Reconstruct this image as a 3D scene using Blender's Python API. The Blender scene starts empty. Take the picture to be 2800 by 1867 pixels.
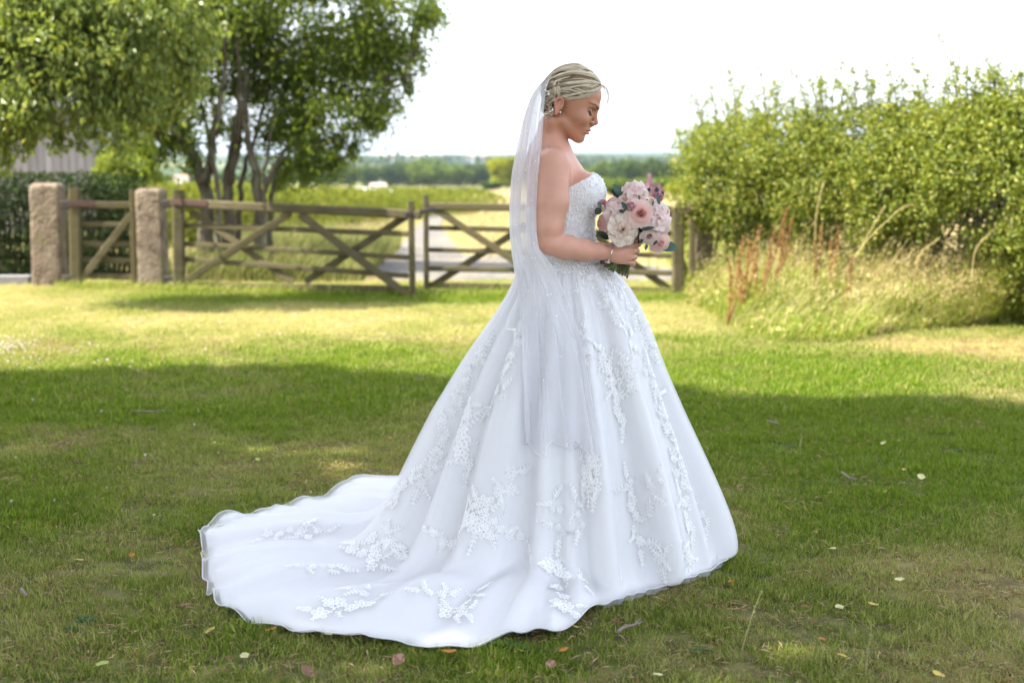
import bpy, bmesh, math, random
import numpy as np
from mathutils import Vector, Matrix
from mathutils.bvhtree import BVHTree

rng = np.random.default_rng(7)
random.seed(7)
SC = bpy.context.scene
COL = SC.collection
R = math.radians

# ------------------------------------------------------------------ camera
CAM_H, TILT, FSRC = 1.41, math.atan(424 / 3267), 50 / 36 * 2800
YB = 4.88                                   # distance of the bride's own plane
cam_d = bpy.data.cameras.new('camera'); cam = bpy.data.objects.new('camera', cam_d); COL.objects.link(cam)
cam.location = (0, 0, CAM_H); cam.rotation_euler = (math.pi / 2 - TILT, 0, 0)
cam_d.lens = 50; cam_d.sensor_width = 36; cam_d.clip_end = 20000; cam_d.clip_start = 0.05
cam_d.dof.use_dof = True; cam_d.dof.focus_distance = 4.84; cam_d.dof.aperture_fstop = 2.6
SC.camera = cam

# ------------------------------------------------------------------ sky, sun, exposure
SUN_TO = Vector((-0.985, -0.19, 0.0)).normalized(); SUN_EL = R(50)
SUN_TO = Vector((SUN_TO.x * math.cos(SUN_EL), SUN_TO.y * math.cos(SUN_EL), math.sin(SUN_EL)))
W = bpy.data.worlds.new('World'); SC.world = W; W.use_nodes = True
nt = W.node_tree; nt.nodes.clear()
sky = nt.nodes.new('ShaderNodeTexSky'); sky.sky_type = 'NISHITA'; sky.sun_disc = False
sky.sun_elevation = SUN_EL; sky.sun_rotation = math.atan2(SUN_TO.x, SUN_TO.y)
sky.air_density = 1.0; sky.dust_density = 3.5; sky.ozone_density = 1.0
geo = nt.nodes.new('ShaderNodeTexCoord'); mp = nt.nodes.new('ShaderNodeMapping'); mp.inputs['Scale'].default_value = (1.0, 1.0, 5.0)
nz = nt.nodes.new('ShaderNodeTexNoise'); nz.inputs['Scale'].default_value = 2.2; nz.inputs['Detail'].default_value = 6
rmp = nt.nodes.new('ShaderNodeMapRange'); rmp.inputs[1].default_value = 0.38; rmp.inputs[2].default_value = 0.66
rmp.inputs[3].default_value = 0.42; rmp.inputs[4].default_value = 0.85
mix = nt.nodes.new('ShaderNodeMix'); mix.data_type = 'RGBA'
mix.inputs[7].default_value = (8.4, 8.9, 9.8, 1)           # thin bright cloud veil
bg = nt.nodes.new('ShaderNodeBackground'); bg.inputs['Strength'].default_value = 0.106
out = nt.nodes.new('ShaderNodeOutputWorld')
L = nt.links.new
L(geo.outputs['Generated'], mp.inputs[0]); L(mp.outputs[0], nz.inputs['Vector']); L(nz.outputs[0], rmp.inputs[0])
L(rmp.outputs[0], mix.inputs[0]); L(sky.outputs[0], mix.inputs[6]); L(mix.outputs[2], bg.inputs[0]); L(bg.outputs[0], out.inputs[0])
sd = bpy.data.lights.new('sun', 'SUN'); so = bpy.data.objects.new('sun', sd); COL.objects.link(so)
sd.energy = 4.9; sd.angle = R(0.53); sd.color = (1.0, 0.93, 0.80)
so.location = (-20, -15, 40); so.rotation_euler = SUN_TO.to_track_quat('Z', 'Y').to_euler()
SC.view_settings.view_transform = 'Standard'; SC.view_settings.look = 'None'
SC.view_settings.exposure = 1.73; SC.view_settings.gamma = 1.0
try: SC.view_settings.use_curve_mapping = False
except Exception: pass
SC.render.engine = 'CYCLES'
SC.cycles.use_denoising = True
SC.cycles.max_bounces = 8; SC.cycles.transparent_max_bounces = 24
SC.cycles.transmission_bounces = 6; SC.cycles.diffuse_bounces = 4

# ------------------------------------------------------------------ helpers
FW = Vector((0, math.cos(TILT), -math.sin(TILT))); UP = Vector((0, math.sin(TILT), math.cos(TILT)))
def ray(px, py):
    return FW + Vector((1, 0, 0)) * ((px - 1400) / FSRC) + UP * ((933.5 - py) / FSRC)
def P(px, py, Y):                           # photo pixel (2800 wide) at depth Y
    d = ray(px, py); t = Y / d.y
    return Vector((0, 0, CAM_H)) + d * t
def D(px, py, Y): return P(px * 2800 / 2352, py * 2800 / 2352, Y)   # same, from the 2352 wide view
def G(px, py, z=0.0):                       # photo pixel on the ground
    d = ray(px, py); t = (z - CAM_H) / d.z
    return Vector((0, 0, CAM_H)) + d * t
def GD(px, py, z=0.0): return G(px * 2800 / 2352, py * 2800 / 2352, z)

def props(o, label=None, cat=None, group=None, kind=None):
    if label: o['label'] = label
    if cat: o['category'] = cat
    if group: o['group'] = group
    if kind: o['kind'] = kind
    return o
def empty(name, loc, label=None, cat=None, group=None, kind=None, rz=0):
    o = bpy.data.objects.new(name, None); COL.objects.link(o); o.location = loc; o.rotation_euler = (0, 0, rz)
    o.empty_display_size = 0.1
    return props(o, label, cat, group, kind)
def link(name, me, parent=None, kind=None):
    o = bpy.data.objects.new(name, me); COL.objects.link(o)
    if parent is not None:
        o.parent = parent
        M = Matrix.Identity(4); q = parent
        chain = []
        while q is not None: chain.append(q); q = q.parent
        for q in reversed(chain): M = M @ Matrix.LocRotScale(q.location, q.rotation_euler, q.scale)
        o.matrix_parent_inverse = Matrix.Identity(4)
        Mi = M.inverted(); lo, ro, s_ = Mi.decompose()
        o.location = lo; o.rotation_euler = ro.to_euler()
    if kind: o['kind'] = kind
    return o
def mesh_np(name, V, F, mats=None, fmat=None, smooth=False, attrs=None):
    """V (n,3); F: int array (m,k) or list of such arrays with different k."""
    V = np.asarray(V, dtype=np.float32); Fs = F if isinstance(F, list) else [F]
    Fs = [np.asarray(f, dtype=np.int32) for f in Fs if len(f)]
    me = bpy.data.meshes.new(name)
    me.vertices.add(len(V)); me.vertices.foreach_set('co', V.ravel())
    lv = np.concatenate([f.ravel() for f in Fs]) if Fs else np.zeros(0, np.int32)
    cnt = np.concatenate([np.full(len(f), f.shape[1], np.int32) for f in Fs]) if Fs else np.zeros(0, np.int32)
    st = np.concatenate([[0], np.cumsum(cnt)[:-1]]).astype(np.int32) if len(cnt) else np.zeros(0, np.int32)
    me.loops.add(len(lv)); me.loops.foreach_set('vertex_index', lv)
    me.polygons.add(len(cnt)); me.polygons.foreach_set('loop_start', st)
    try: me.polygons.foreach_set('loop_total', cnt)
    except Exception: pass
    for m in (mats if isinstance(mats, (list, tuple)) else [mats] if mats else []): me.materials.append(m)
    if fmat is not None: me.polygons.foreach_set('material_index', np.asarray(fmat, np.int32))
    me.polygons.foreach_set('use_smooth', np.full(len(cnt), smooth, dtype=bool))
    for k, a in (attrs or {}).items():
        a = np.asarray(a, np.float32)
        if a.ndim == 1: at = me.attributes.new(k, 'FLOAT', 'POINT'); at.data.foreach_set('value', a)
        elif a.shape[1] == 4: at = me.attributes.new(k, 'FLOAT_COLOR', 'POINT'); at.data.foreach_set('color', a.ravel())
        else: at = me.attributes.new(k, 'FLOAT_VECTOR', 'POINT'); at.data.foreach_set('vector', a.ravel())
    me.update(calc_edges=True); me.validate()
    return me
class MB:
    """collects pieces into ONE mesh"""
    def __init__(s): s.V = []; s.F = {}; s.n = 0
    def add(s, V, F):
        V = np.asarray(V, float).reshape(-1, 3)
        for f in F:
            s.F.setdefault(len(f), []).append([i + s.n for i in f])
        s.V.append(V); s.n += len(V)
    def grid(s, A, close_u=False, close_v=False, m=0):
        A = np.asarray(A, float); nu, nv = A.shape[:2]
        F = []
        for i in range(nu - (0 if close_u else 1)):
            for j in range(nv - (0 if close_v else 1)):
                F.append((i * nv + j, ((i + 1) % nu) * nv + j, ((i + 1) % nu) * nv + (j + 1) % nv, i * nv + (j + 1) % nv))
        s.add(A.reshape(-1, 3), F)
    def box(s, lo, hi, M=None, jit=0):
        (x0, y0, z0), (x1, y1, z1) = lo, hi
        V = np.array([(x, y, z) for x in (x0, x1) for y in (y0, y1) for z in (z0, z1)], float)
        if jit: V += rng.normal(0, jit, V.shape)
        if M is not None: V = np.array([M @ Vector(v) for v in V])
        s.add(V, [(0, 1, 3, 2), (4, 6, 7, 5), (0, 4, 5, 1), (2, 3, 7, 6), (0, 2, 6, 4), (1, 5, 7, 3)])
    def tube(s, pts, rad, n=6, cap=True):
        pts = [Vector(p) for p in pts]; m = len(pts)
        rad = [rad] * m if not hasattr(rad, '__len__') else rad
        rings = []; prev = None
        for i, p in enumerate(pts):
            t = (pts[min(i + 1, m - 1)] - pts[max(i - 1, 0)]).normalized()
            if prev is None:
                a = Vector((0, 0, 1)) if abs(t.z) < 0.9 else Vector((1, 0, 0)); u = t.cross(a).normalized()
            else:
                u = (prev - t * prev.dot(t)).normalized()
            prev = u; w = t.cross(u)
            rings.append([p + (u * math.cos(2 * math.pi * k / n) + w * math.sin(2 * math.pi * k / n)) * rad[i] for k in range(n)])
        A = np.array(rings); self_n = s.n
        s.grid(A, close_v=True)
        if cap:
            s.F.setdefault(n, []).append([self_n + k for k in range(n)])
            s.F.setdefault(n, []).append([self_n + (m - 1) * n + n - 1 - k for k in range(n)])
    def sphere(s, c, r, nu=8, nv=6):
        c = np.array(c, float); r = np.array([r] * 3 if not hasattr(r, '__len__') else r)
        A = np.array([[c + r * np.array((math.sin(math.pi * i / nv) * math.cos(2 * math.pi * j / nu), math.sin(math.pi * i / nv) * math.sin(2 * math.pi * j / nu), math.cos(math.pi * i / nv))) for j in range(nu)] for i in range(nv + 1)])
        s.grid(A, close_v=True)
    def mesh(s, name, mats, smooth=False, attrs=None):
        return mesh_np(name, np.concatenate(s.V), [np.array(f) for f in s.F.values()], mats, None, smooth, attrs)
    def build(s, name, mats, parent=None, smooth=False, kind=None):
        return link(name, s.mesh(name, mats, smooth), parent, kind)

def _hash(ix, iy, iz, seed):
    h = (ix.astype(np.int64) * 374761393 + iy.astype(np.int64) * 668265263 + iz.astype(np.int64) * 1442695041 + seed * 974711) & 0x7fffffff
    h = ((h ^ (h >> 13)) * 1274126177) & 0x7fffffff
    return ((h ^ (h >> 16)) & 0xffff) / 65535.0
def vnoise(x, y, z=None, seed=0):
    x = np.asarray(x, float); y = np.asarray(y, float); z = np.zeros_like(x) if z is None else np.asarray(z, float)
    fx, fy, fz = np.floor(x), np.floor(y), np.floor(z); ux, uy, uz = x - fx, y - fy, z - fz
    ux, uy, uz = [u * u * (3 - 2 * u) for u in (ux, uy, uz)]
    r = 0
    for a in (0, 1):
        for b in (0, 1):
            for c in (0, 1):
                r = r + _hash(fx + a, fy + b, fz + c, seed) * (ux if a else 1 - ux) * (uy if b else 1 - uy) * (uz if c else 1 - uz)
    return r
def fbm(x, y, z=None, seed=0, o=4):
    r = 0; a = 0.5; f = 1.0
    for i in range(o):
        r = r + a * vnoise(np.asarray(x) * f, np.asarray(y) * f, None if z is None else np.asarray(z) * f, seed + i * 17); a *= 0.5; f *= 2.03
    return r / (1 - 0.5 ** o)
def smooth_path(pts, n):
    pts = np.array([tuple(p) for p in pts], float)
    if len(pts) == 2:
        return [Vector(pts[0] + (pts[1] - pts[0]) * i / (n - 1)) for i in range(n)]
    Q = np.vstack([2 * pts[0] - pts[1], pts, 2 * pts[-1] - pts[-2]]); m = len(pts) - 1; res = []
    for i in range(n):
        u = i / (n - 1) * m; k = min(int(u), m - 1); t = u - k; p0, p1, p2, p3 = Q[k:k + 4]
        res.append(Vector(0.5 * ((2 * p1) + (-p0 + p2) * t + (2 * p0 - 5 * p1 + 4 * p2 - p3) * t * t + (-p0 + 3 * p1 - 3 * p2 + p3) * t ** 3)))
    return res

# ------------------------------------------------------------------ materials
def mat(name, base=(.5, .5, .5), rough=.7, spec=.3, metal=0.0, trans=0.0, tcol=None, alpha=1.0, noise=None, bump=None,
        island=None, vcol=None, inst=None, sheen=0.0, sss=0.0, backtr=None, objrand=None, frk=False):
    """one procedural material: base colour, optional noise colours, random per leaf, translucency, bump"""
    m = bpy.data.materials.new(name); m.use_nodes = True; t = m.node_tree; N = t.nodes; N.clear(); K = t.links.new
    o = N.new('ShaderNodeOutputMaterial'); p = N.new('ShaderNodeBsdfPrincipled')
    p.inputs['Roughness'].default_value = rough; p.inputs['Metallic'].default_value = metal
    p.inputs['Specular IOR Level'].default_value = spec
    if sheen: p.inputs['Sheen Weight'].default_value = sheen
    if sss:
        p.inputs['Subsurface Weight'].default_value = sss; p.inputs['Subsurface Radius'].default_value = (.012, .005, .003); p.inputs['Subsurface Scale'].default_value = .6
    def rgb(c):
        n = N.new('ShaderNodeRGB'); n.outputs[0].default_value = (*c, 1); return n.outputs[0]
    c = rgb(base)
    if vcol:
        a = N.new('ShaderNodeAttribute'); a.attribute_name = vcol; c = a.outputs['Color']
    tc = N.new('ShaderNodeNewGeometry'); pos = tc.outputs['Position']
    def mixc(f, a, b, mode='MIX'):
        x = N.new('ShaderNodeMix'); x.data_type = 'RGBA'; x.blend_type = mode
        if hasattr(f, 'is_linked') or hasattr(f, 'node'): K(f, x.inputs[0])
        else: x.inputs[0].default_value = f
        for q, s_ in ((a, 6), (b, 7)):
            K(q, x.inputs[s_])
        return x.outputs[2]
    def nse(scale, detail=4, lo=.4, hi=.6, stretch=None, rough_=.55):
        n = N.new('ShaderNodeTexNoise'); n.inputs['Scale'].default_value = scale; n.inputs['Detail'].default_value = detail; n.inputs['Roughness'].default_value = rough_
        v = pos
        if stretch:
            q = N.new('ShaderNodeMapping'); q.inputs['Scale'].default_value = stretch; K(pos, q.inputs[0]); v = q.outputs[0]
        K(v, n.inputs['Vector']); r = N.new('ShaderNodeMapRange'); r.inputs[1].default_value = lo; r.inputs[2].default_value = hi
        K(n.outputs[0], r.inputs[0]); return r.outputs[0]
    for q in (noise or []):                 # (colour, scale, lo, hi[, stretch])
        c = mixc(nse(q[1], 5, q[2], q[3], q[4] if len(q) > 4 else None), c, rgb(q[0]))
    if island:                              # list of (position, colour)
        r = N.new('ShaderNodeValToRGB'); e = r.color_ramp.elements
        for i, (f, cc) in enumerate(island):
            if i < 2: e[i].position = f; e[i].color = (*cc, 1)
            else: q = e.new(f); q.color = (*cc, 1)
        K(tc.outputs['Random Per Island'], r.inputs[0])
        c = mixc(0.85, c, r.outputs[0])
    if inst:                                # (attribute, colour): mix by an instance attribute
        a = N.new('ShaderNodeAttribute'); a.attribute_name = inst[0]; a.attribute_type = 'INSTANCER'
        rr = N.new('ShaderNodeMath'); rr.operation = 'MULTIPLY_ADD'; K(tc.outputs['Random Per Island'], rr.inputs[0]); rr.inputs[1].default_value = 0.6; rr.inputs[2].default_value = -0.3
        ad = N.new('ShaderNodeMath'); ad.operation = 'ADD'; ad.use_clamp = True; K(a.outputs['Fac'], ad.inputs[0]); K(rr.outputs[0], ad.inputs[1])
        c = mixc(ad.outputs[0], c, rgb(inst[1]))
    if objrand:
        oi = N.new('ShaderNodeObjectInfo'); c = mixc(oi.outputs['Random'], c, rgb(objrand))
    if frk: c = mixc(nse(430, 2, .62, .80), c, rgb((.40, .19, .125)))
    K(c, p.inputs['Base Color'])
    if bump:                                # (scale, distance[, stretch])
        n = N.new('ShaderNodeTexNoise'); n.inputs['Scale'].default_value = bump[0]; n.inputs['Detail'].default_value = 6
        v = pos
        if len(bump) > 2:
            q = N.new('ShaderNodeMapping'); q.inputs['Scale'].default_value = bump[2]; K(pos, q.inputs[0]); v = q.outputs[0]
        K(v, n.inputs['Vector']); b = N.new('ShaderNodeBump'); b.inputs['Distance'].default_value = bump[1]; b.inputs['Strength'].default_value = 1
        K(n.outputs[0], b.inputs['Height']); K(b.outputs[0], p.inputs['Normal'])
    sh = p.outputs[0]
    if trans:
        tr = N.new('ShaderNodeBsdfTranslucent')
        if tcol: c2 = mixc(0.6, c, rgb(tcol))
        else: c2 = c
        K(c2, tr.inputs[0]); x = N.new('ShaderNodeMixShader'); x.inputs[0].default_value = trans; K(sh, x.inputs[1]); K(tr.outputs[0], x.inputs[2]); sh = x.outputs[0]
    if alpha < 1:
        tp = N.new('ShaderNodeBsdfTransparent'); x = N.new('ShaderNodeMixShader'); x.inputs[0].default_value = alpha; K(tp.outputs[0], x.inputs[1]); K(sh, x.inputs[2]); sh = x.outputs[0]
    K(sh, o.inputs[0])
    return m

def leaves(C, A, Nn, Ln, Wd, fold=.25):
    """vectorised folded leaves: centre, axis, normal, length, width"""
    A = A / np.linalg.norm(A, axis=1, keepdims=True); S = np.cross(A, Nn); S /= np.linalg.norm(S, axis=1, keepdims=True) + 1e-9
    Nn = np.cross(S, A); Ln = Ln[:, None]; Wd = Wd[:, None]
    b = C - A * Ln * .5; t = C + A * Ln * .5 - Nn * Ln * .12
    l = C - A * Ln * .05 + S * Wd * .5 + Nn * Wd * fold; r = C - A * Ln * .05 - S * Wd * .5 + Nn * Wd * fold
    V = np.stack([b, l, t, r], 1).reshape(-1, 3); i = np.arange(len(C))[:, None] * 4
    return V, np.concatenate([i + [0, 2, 1], i + [0, 3, 2]], 0)
def rand_dirs(n):
    v = rng.normal(size=(n, 3)); return v / np.linalg.norm(v, axis=1, keepdims=True)
def clump_points(clumps, n, shell=.55, gap=None, gscale=1.0, seed=3):
    """points spread through ellipsoid clumps (centre, radii), denser near the skin, with noise gaps"""
    w = np.array([np.prod(np.maximum(r, 1e-3)) ** (2 / 3) for _, r in clumps]); w /= w.sum()
    out = []; outn = []; ids = rng.choice(len(clumps), n, p=w)
    for k, (c, r) in enumerate(clumps):
        m = int((ids == k).sum())
        if not m: continue
        d = rand_dirs(m); rad = (shell ** 3 + (1 - shell ** 3) * rng.random(m)) ** (1 / 3)
        rad = np.where(rng.random(m) < .22, rng.random(m) ** (1 / 3), rad)
        out.append(np.array(c) + d * rad[:, None] * np.array(r)); outn.append(d / np.array(r))
    X = np.concatenate(out); Dn = np.concatenate(outn); Dn /= np.linalg.norm(Dn, axis=1, keepdims=True)
    if gap is not None:
        k = fbm(X[:, 0] * gscale, X[:, 1] * gscale, X[:, 2] * gscale, seed) > gap
        X, Dn = X[k], Dn[k]
    return X, Dn
def foliage(name, clumps, n, ls, lw, m, parent, shell=.55, gap=.42, gscale=1.2, droop=.4, seed=3, jit=0.0, gap2=None):
    X, Dn = clump_points(clumps, n, shell, gap, gscale, seed)
    if gap2: k_ = fbm(X[:, 0] * gap2[0], X[:, 1] * gap2[0], X[:, 2] * gap2[0], seed + 50, 2) > gap2[1]; X, Dn = X[k_], Dn[k_]
    if jit: X = X + rng.normal(0, 1, X.shape) * jit * rng.random((len(X), 1)) ** 2 * 2
    k = len(X)
    A = rand_dirs(k) * .8 + Dn * .5 + np.array([0, 0, -droop]); Nn = Dn * .6 + rand_dirs(k) * .7 + np.array([0, 0, .5])
    s = rng.uniform(.65, 1.25, k)
    V, F = leaves(X, A, Nn, ls * s, lw * s)
    return link(name, mesh_np(name, V, F, m), parent, 'stuff')
def scatter(name, pts, rot, scl, idx, sources, kind='stuff', dry=None, tilt=None):
    """vertex cloud carrying instances of small ground-cover tufts (stuff only)"""
    at = {'rz': np.stack([tilt[:, 0] if tilt is not None else np.zeros(len(pts)), tilt[:, 1] if tilt is not None else np.zeros(len(pts)), rot], 1), 'sc': scl, 'pick': idx.astype(float)}
    if dry is not None: at['dry'] = dry
    me = mesh_np(name, pts, np.zeros((0, 3), int), None, attrs=at)
    o = link(name, me, None, kind)
    g = bpy.data.node_groups.new(name, 'GeometryNodeTree')
    g.interface.new_socket('Geometry', in_out='INPUT', socket_type='NodeSocketGeometry'); g.interface.new_socket('Geometry', in_out='OUTPUT', socket_type='NodeSocketGeometry')
    N = g.nodes; K = g.links.new; gi = N.new('NodeGroupInput'); go = N.new('NodeGroupOutput')
    def na(n, ty):
        q = N.new('GeometryNodeInputNamedAttribute'); q.data_type = ty; q.inputs[0].default_value = n; return q.outputs[0]
    gi_i = N.new('GeometryNodeGeometryToInstance')
    for s in reversed(sources):
        oi = N.new('GeometryNodeObjectInfo'); oi.inputs['Object'].default_value = s; oi.transform_space = 'ORIGINAL'; K(oi.outputs['Geometry'], gi_i.inputs[0])
    iop = N.new('GeometryNodeInstanceOnPoints'); iop.inputs['Pick Instance'].default_value = True
    K(gi.outputs[0], iop.inputs['Points']); K(gi_i.outputs[0], iop.inputs['Instance'])
    f2i = N.new('FunctionNodeFloatToInt'); K(na('pick', 'FLOAT'), f2i.inputs[0]); K(f2i.outputs[0], iop.inputs['Instance Index'])
    e2r = N.new('FunctionNodeEulerToRotation'); K(na('rz', 'FLOAT_VECTOR'), e2r.inputs[0]); K(e2r.outputs[0], iop.inputs['Rotation'])
    K(na('sc', 'FLOAT'), iop.inputs['Scale']); K(iop.outputs[0], go.inputs[0])
    o.modifiers.new('scatter', 'NODES').node_group = g
    return o
def blade_tuft(name, n, rad, h, w, m, lean=.6, seg=2):
    """a tuft of curved grass blades, kept out of the scene: only its copies on the lawn are drawn"""
    V = []; F3 = []; F4 = []; k = 0
    for i in range(n):
        a = rng.uniform(0, 2 * math.pi); rr = rad * math.sqrt(rng.random()); b = np.array([rr * math.cos(a), rr * math.sin(a), -.004])
        d = rng.uniform(0, 2 * math.pi); dv = np.array([math.cos(d), math.sin(d), 0]); sv = np.array([-dv[1], dv[0], 0])
        hh = h * rng.uniform(.45, 1.15); ln = lean * rng.uniform(.2, 1.3) * hh; ww = w * rng.uniform(.6, 1.2)
        for s in range(seg):
            f = s / seg; c = b + dv * ln * f * f + np.array([0, 0, hh * (f - .18 * f * f)]); q = ww * (1 - .5 * f)
            V += [c - sv * q / 2, c + sv * q / 2]
        V.append(b + dv * ln + np.array([0, 0, hh * .82]))
        for s in range(seg - 1): F4.append((k + 2 * s, k + 2 * s + 1, k + 2 * s + 3, k + 2 * s + 2))
        F3.append((k + 2 * seg - 2, k + 2 * seg - 1, k + 2 * seg)); k += 2 * seg + 1
    me = mesh_np(name, V, [np.array(F4).reshape(-1, 4), np.array(F3)], m)
    return bpy.data.objects.new(name, me)
# ================================================================== SETTING
def sstep(a, b, x): t = np.clip((np.asarray(x, float) - a) / (b - a), 0, 1); return t * t * (3 - 2 * t)
def terrain(x, y):
    x = np.asarray(x, float); y = np.asarray(y, float)
    z = -0.0185 * 328 * np.clip((y - 22) / 328, 0, 1) ** 1.05
    z = z + sstep(600, 3000, y) * (8.0 + 7 * fbm(x / 900 + 3, y / 900, seed=5))
    z = z + 19 * np.exp(-((x - 520) / 420) ** 2) * sstep(2600, 4300, y) + 6 * np.exp(-((x + 1500) / 900) ** 2) * sstep(2500, 4300, y)
    z = z + 0.012 * (fbm(x * .7, y * .7, seed=2) - .5) * sstep(1, 8, np.abs(y - 4.8)) - 12 * sstep(4600, 6200, y)
    return z
ys = np.concatenate([[-80, -40, -20, -10, -4], np.arange(0, 24, .6), np.arange(24, 60, 3), np.geomspace(60, 6400, 60)])
ss = np.linspace(-1, 1, 121); ss = np.sign(ss) * np.abs(ss) ** 1.3
GX = ss[None, :] * (40 + np.abs(ys)[:, None] * 0.9); GY = np.repeat(ys[:, None], len(ss), 1)
GZ = terrain(GX, GY)
def dry_sunlit(x, y):
    x = np.asarray(x, float); y = np.asarray(y, float)
    d = 1.5 * (fbm(x * .55 + 9, y * .42, seed=11, o=4) - .44) + .9 * (fbm(x * 2.6, y * 2.1, seed=23, o=3) - .5)
    d = d + .40 * sstep(8.0, 10.4, y) + .05 + .42 * (1 - sstep(4.2, 6.6, y)) * np.clip(2.4 * fbm(x * 1.3 + 2, y * 1.5, seed=37, o=3) - .85, 0, 1)  # beyond the shade edge, sunlight is painted in as yellower grass
    for (bx, by, rx, ry, a) in ((-2.9, 12.3, 1.9, 1.1, .55), (-4.6, 13.6, 1.6, .9, .35), (1.15, 12.2, .8, .9, .55), (3.3, 10.5, 1.0, .5, .8), (4.4, 10.3, .9, .6, .7), (.55, 13.2, 1.2, .5, .3), (-1.4, 13.6, 1.2, .5, .25),
                                (-2.2, 4.2, 1.1, .5, .15), (1.9, 4.3, .7, .4, .18), (1.2, 3.7, .9, .3, .15), (.9, 14.0, 3.2, .35, -.75), (-.6, 14.3, 1.0, .4, -.75), (2.0, 9.6, 1.3, .9, -.35), (1.9, 6.6, 1.4, 1.2, -.3), (-1.6, 7.5, 1.8, .8, -.25)):
        d = d + a * np.exp(-((x - bx) / rx) ** 2 - ((y - by) / ry) ** 2)
    return np.clip(d, 0, 1)
m_ground = bpy.data.materials.new('ground'); m_ground.use_nodes = True
def ground_nodes():
    t = m_ground.node_tree; N = t.nodes; K = t.links.new; p = N['Principled BSDF']; p.inputs['Roughness'].default_value = .95; p.inputs['Specular IOR Level'].default_value = .1
    g = N.new('ShaderNodeNewGeometry'); a = N.new('ShaderNodeAttribute'); a.attribute_name = 'tone'
    n = N.new('ShaderNodeTexNoise'); n.inputs['Scale'].default_value = 9; n.inputs['Detail'].default_value = 8; K(g.outputs['Position'], n.inputs['Vector'])
    mr = N.new('ShaderNodeMapRange'); mr.inputs[1].default_value = .35; mr.inputs[2].default_value = .65; mr.inputs[3].default_value = .45; mr.inputs[4].default_value = 1.35; K(n.outputs[0], mr.inputs[0])
    x = N.new('ShaderNodeMix'); x.data_type = 'RGBA'; x.blend_type = 'MULTIPLY'; x.inputs[0].default_value = 1; K(a.outputs['Color'], x.inputs[6]); K(mr.outputs[0], x.inputs[7]); K(x.outputs[2], p.inputs['Base Color'])
    b = N.new('ShaderNodeBump'); b.inputs['Distance'].default_value = .02; K(n.outputs[0], b.inputs['Height']); K(b.outputs[0], p.inputs['Normal'])
ground_nodes()
d = dry_sunlit(GX, GY)[..., None]
tone = (1 - d) * np.array([.085, .105, .032]) + d * np.array([.25, .19, .09])
far = sstep(16.0, 18, GY)[..., None]; fn = fbm(GX * .12, GY * .06, seed=31)[..., None]
field = np.clip((fn - .35) * 3, 0, 1); fieldc = (1 - field) * np.array([.21, .18, .065]) + field * np.array([.34, .255, .12])
tone = tone * (1 - far) + fieldc * far
ff = sstep(120, 500, GY)[..., None]; patch = (vnoise(GX / 130, GY / 260, seed=8) > .55)[..., None]
tone = tone * (1 - ff) + ff * np.where(patch, np.array([.16, .17, .07]), np.array([.05, .08, .035]))
i = np.arange((len(ys) - 1))[:, None] * len(ss) + np.arange(len(ss) - 1)[None, :]; i = i.ravel()
gr = link('ground', mesh_np('ground', np.stack([GX, GY, GZ], -1).reshape(-1, 3), np.stack([i, i + 1, i + 1 + len(ss), i + len(ss)], 1), m_ground, None, True,
          {'tone': np.concatenate([tone, np.ones_like(d)], -1).reshape(-1, 4)}), None, 'structure')

# gravel track beyond the gate
m_track = mat('track_gravel', (.15, .142, .135), .95, .1, noise=[((.23, .20, .15), 2.2, .45, .58), ((.09, .088, .09), 40, .5, .62)], bump=(60, .01))
def sheet(name, poly_l, poly_r, m, lift=.006, n=30, kind='structure'):
    l = smooth_path([(a, b, 0) for a, b in poly_l], n); r = smooth_path([(a, b, 0) for a, b in poly_r], n); A = []
    for a, b in zip(l, r):
        row = []
        for k in range(5):
            q = a.lerp(b, k / 4); row.append((q.x, q.y, float(terrain(q.x, q.y)) + lift))
        A.append(row)
    b = MB(); b.grid(np.array(A)); return b.build(name, m, None, True, kind)
sheet('gravel_track', [(-1.35, 16.2), (-1.7, 17.4), (-1.9, 18.8), (-1.7, 20.4)], [(2.5, 16.2), (2.3, 17.4), (1.6, 18.8), (1.2, 20.4)], m_track, .008)
sheet('wheel_track', [(-1.7, 20.2), (-1.9, 26), (-2.2, 34), (-2.6, 48)], [(-.7, 20.2), (-1.15, 26), (-1.7, 34), (-2.1, 48)], m_track, .016)
sheet('wheel_track', [(-.1, 20.2), (.2, 26), (.6, 36), (1.5, 52)], [(1.3, 20.2), (1.2, 26), (1.5, 36), (2.4, 52)], m_track, .016)

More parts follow.
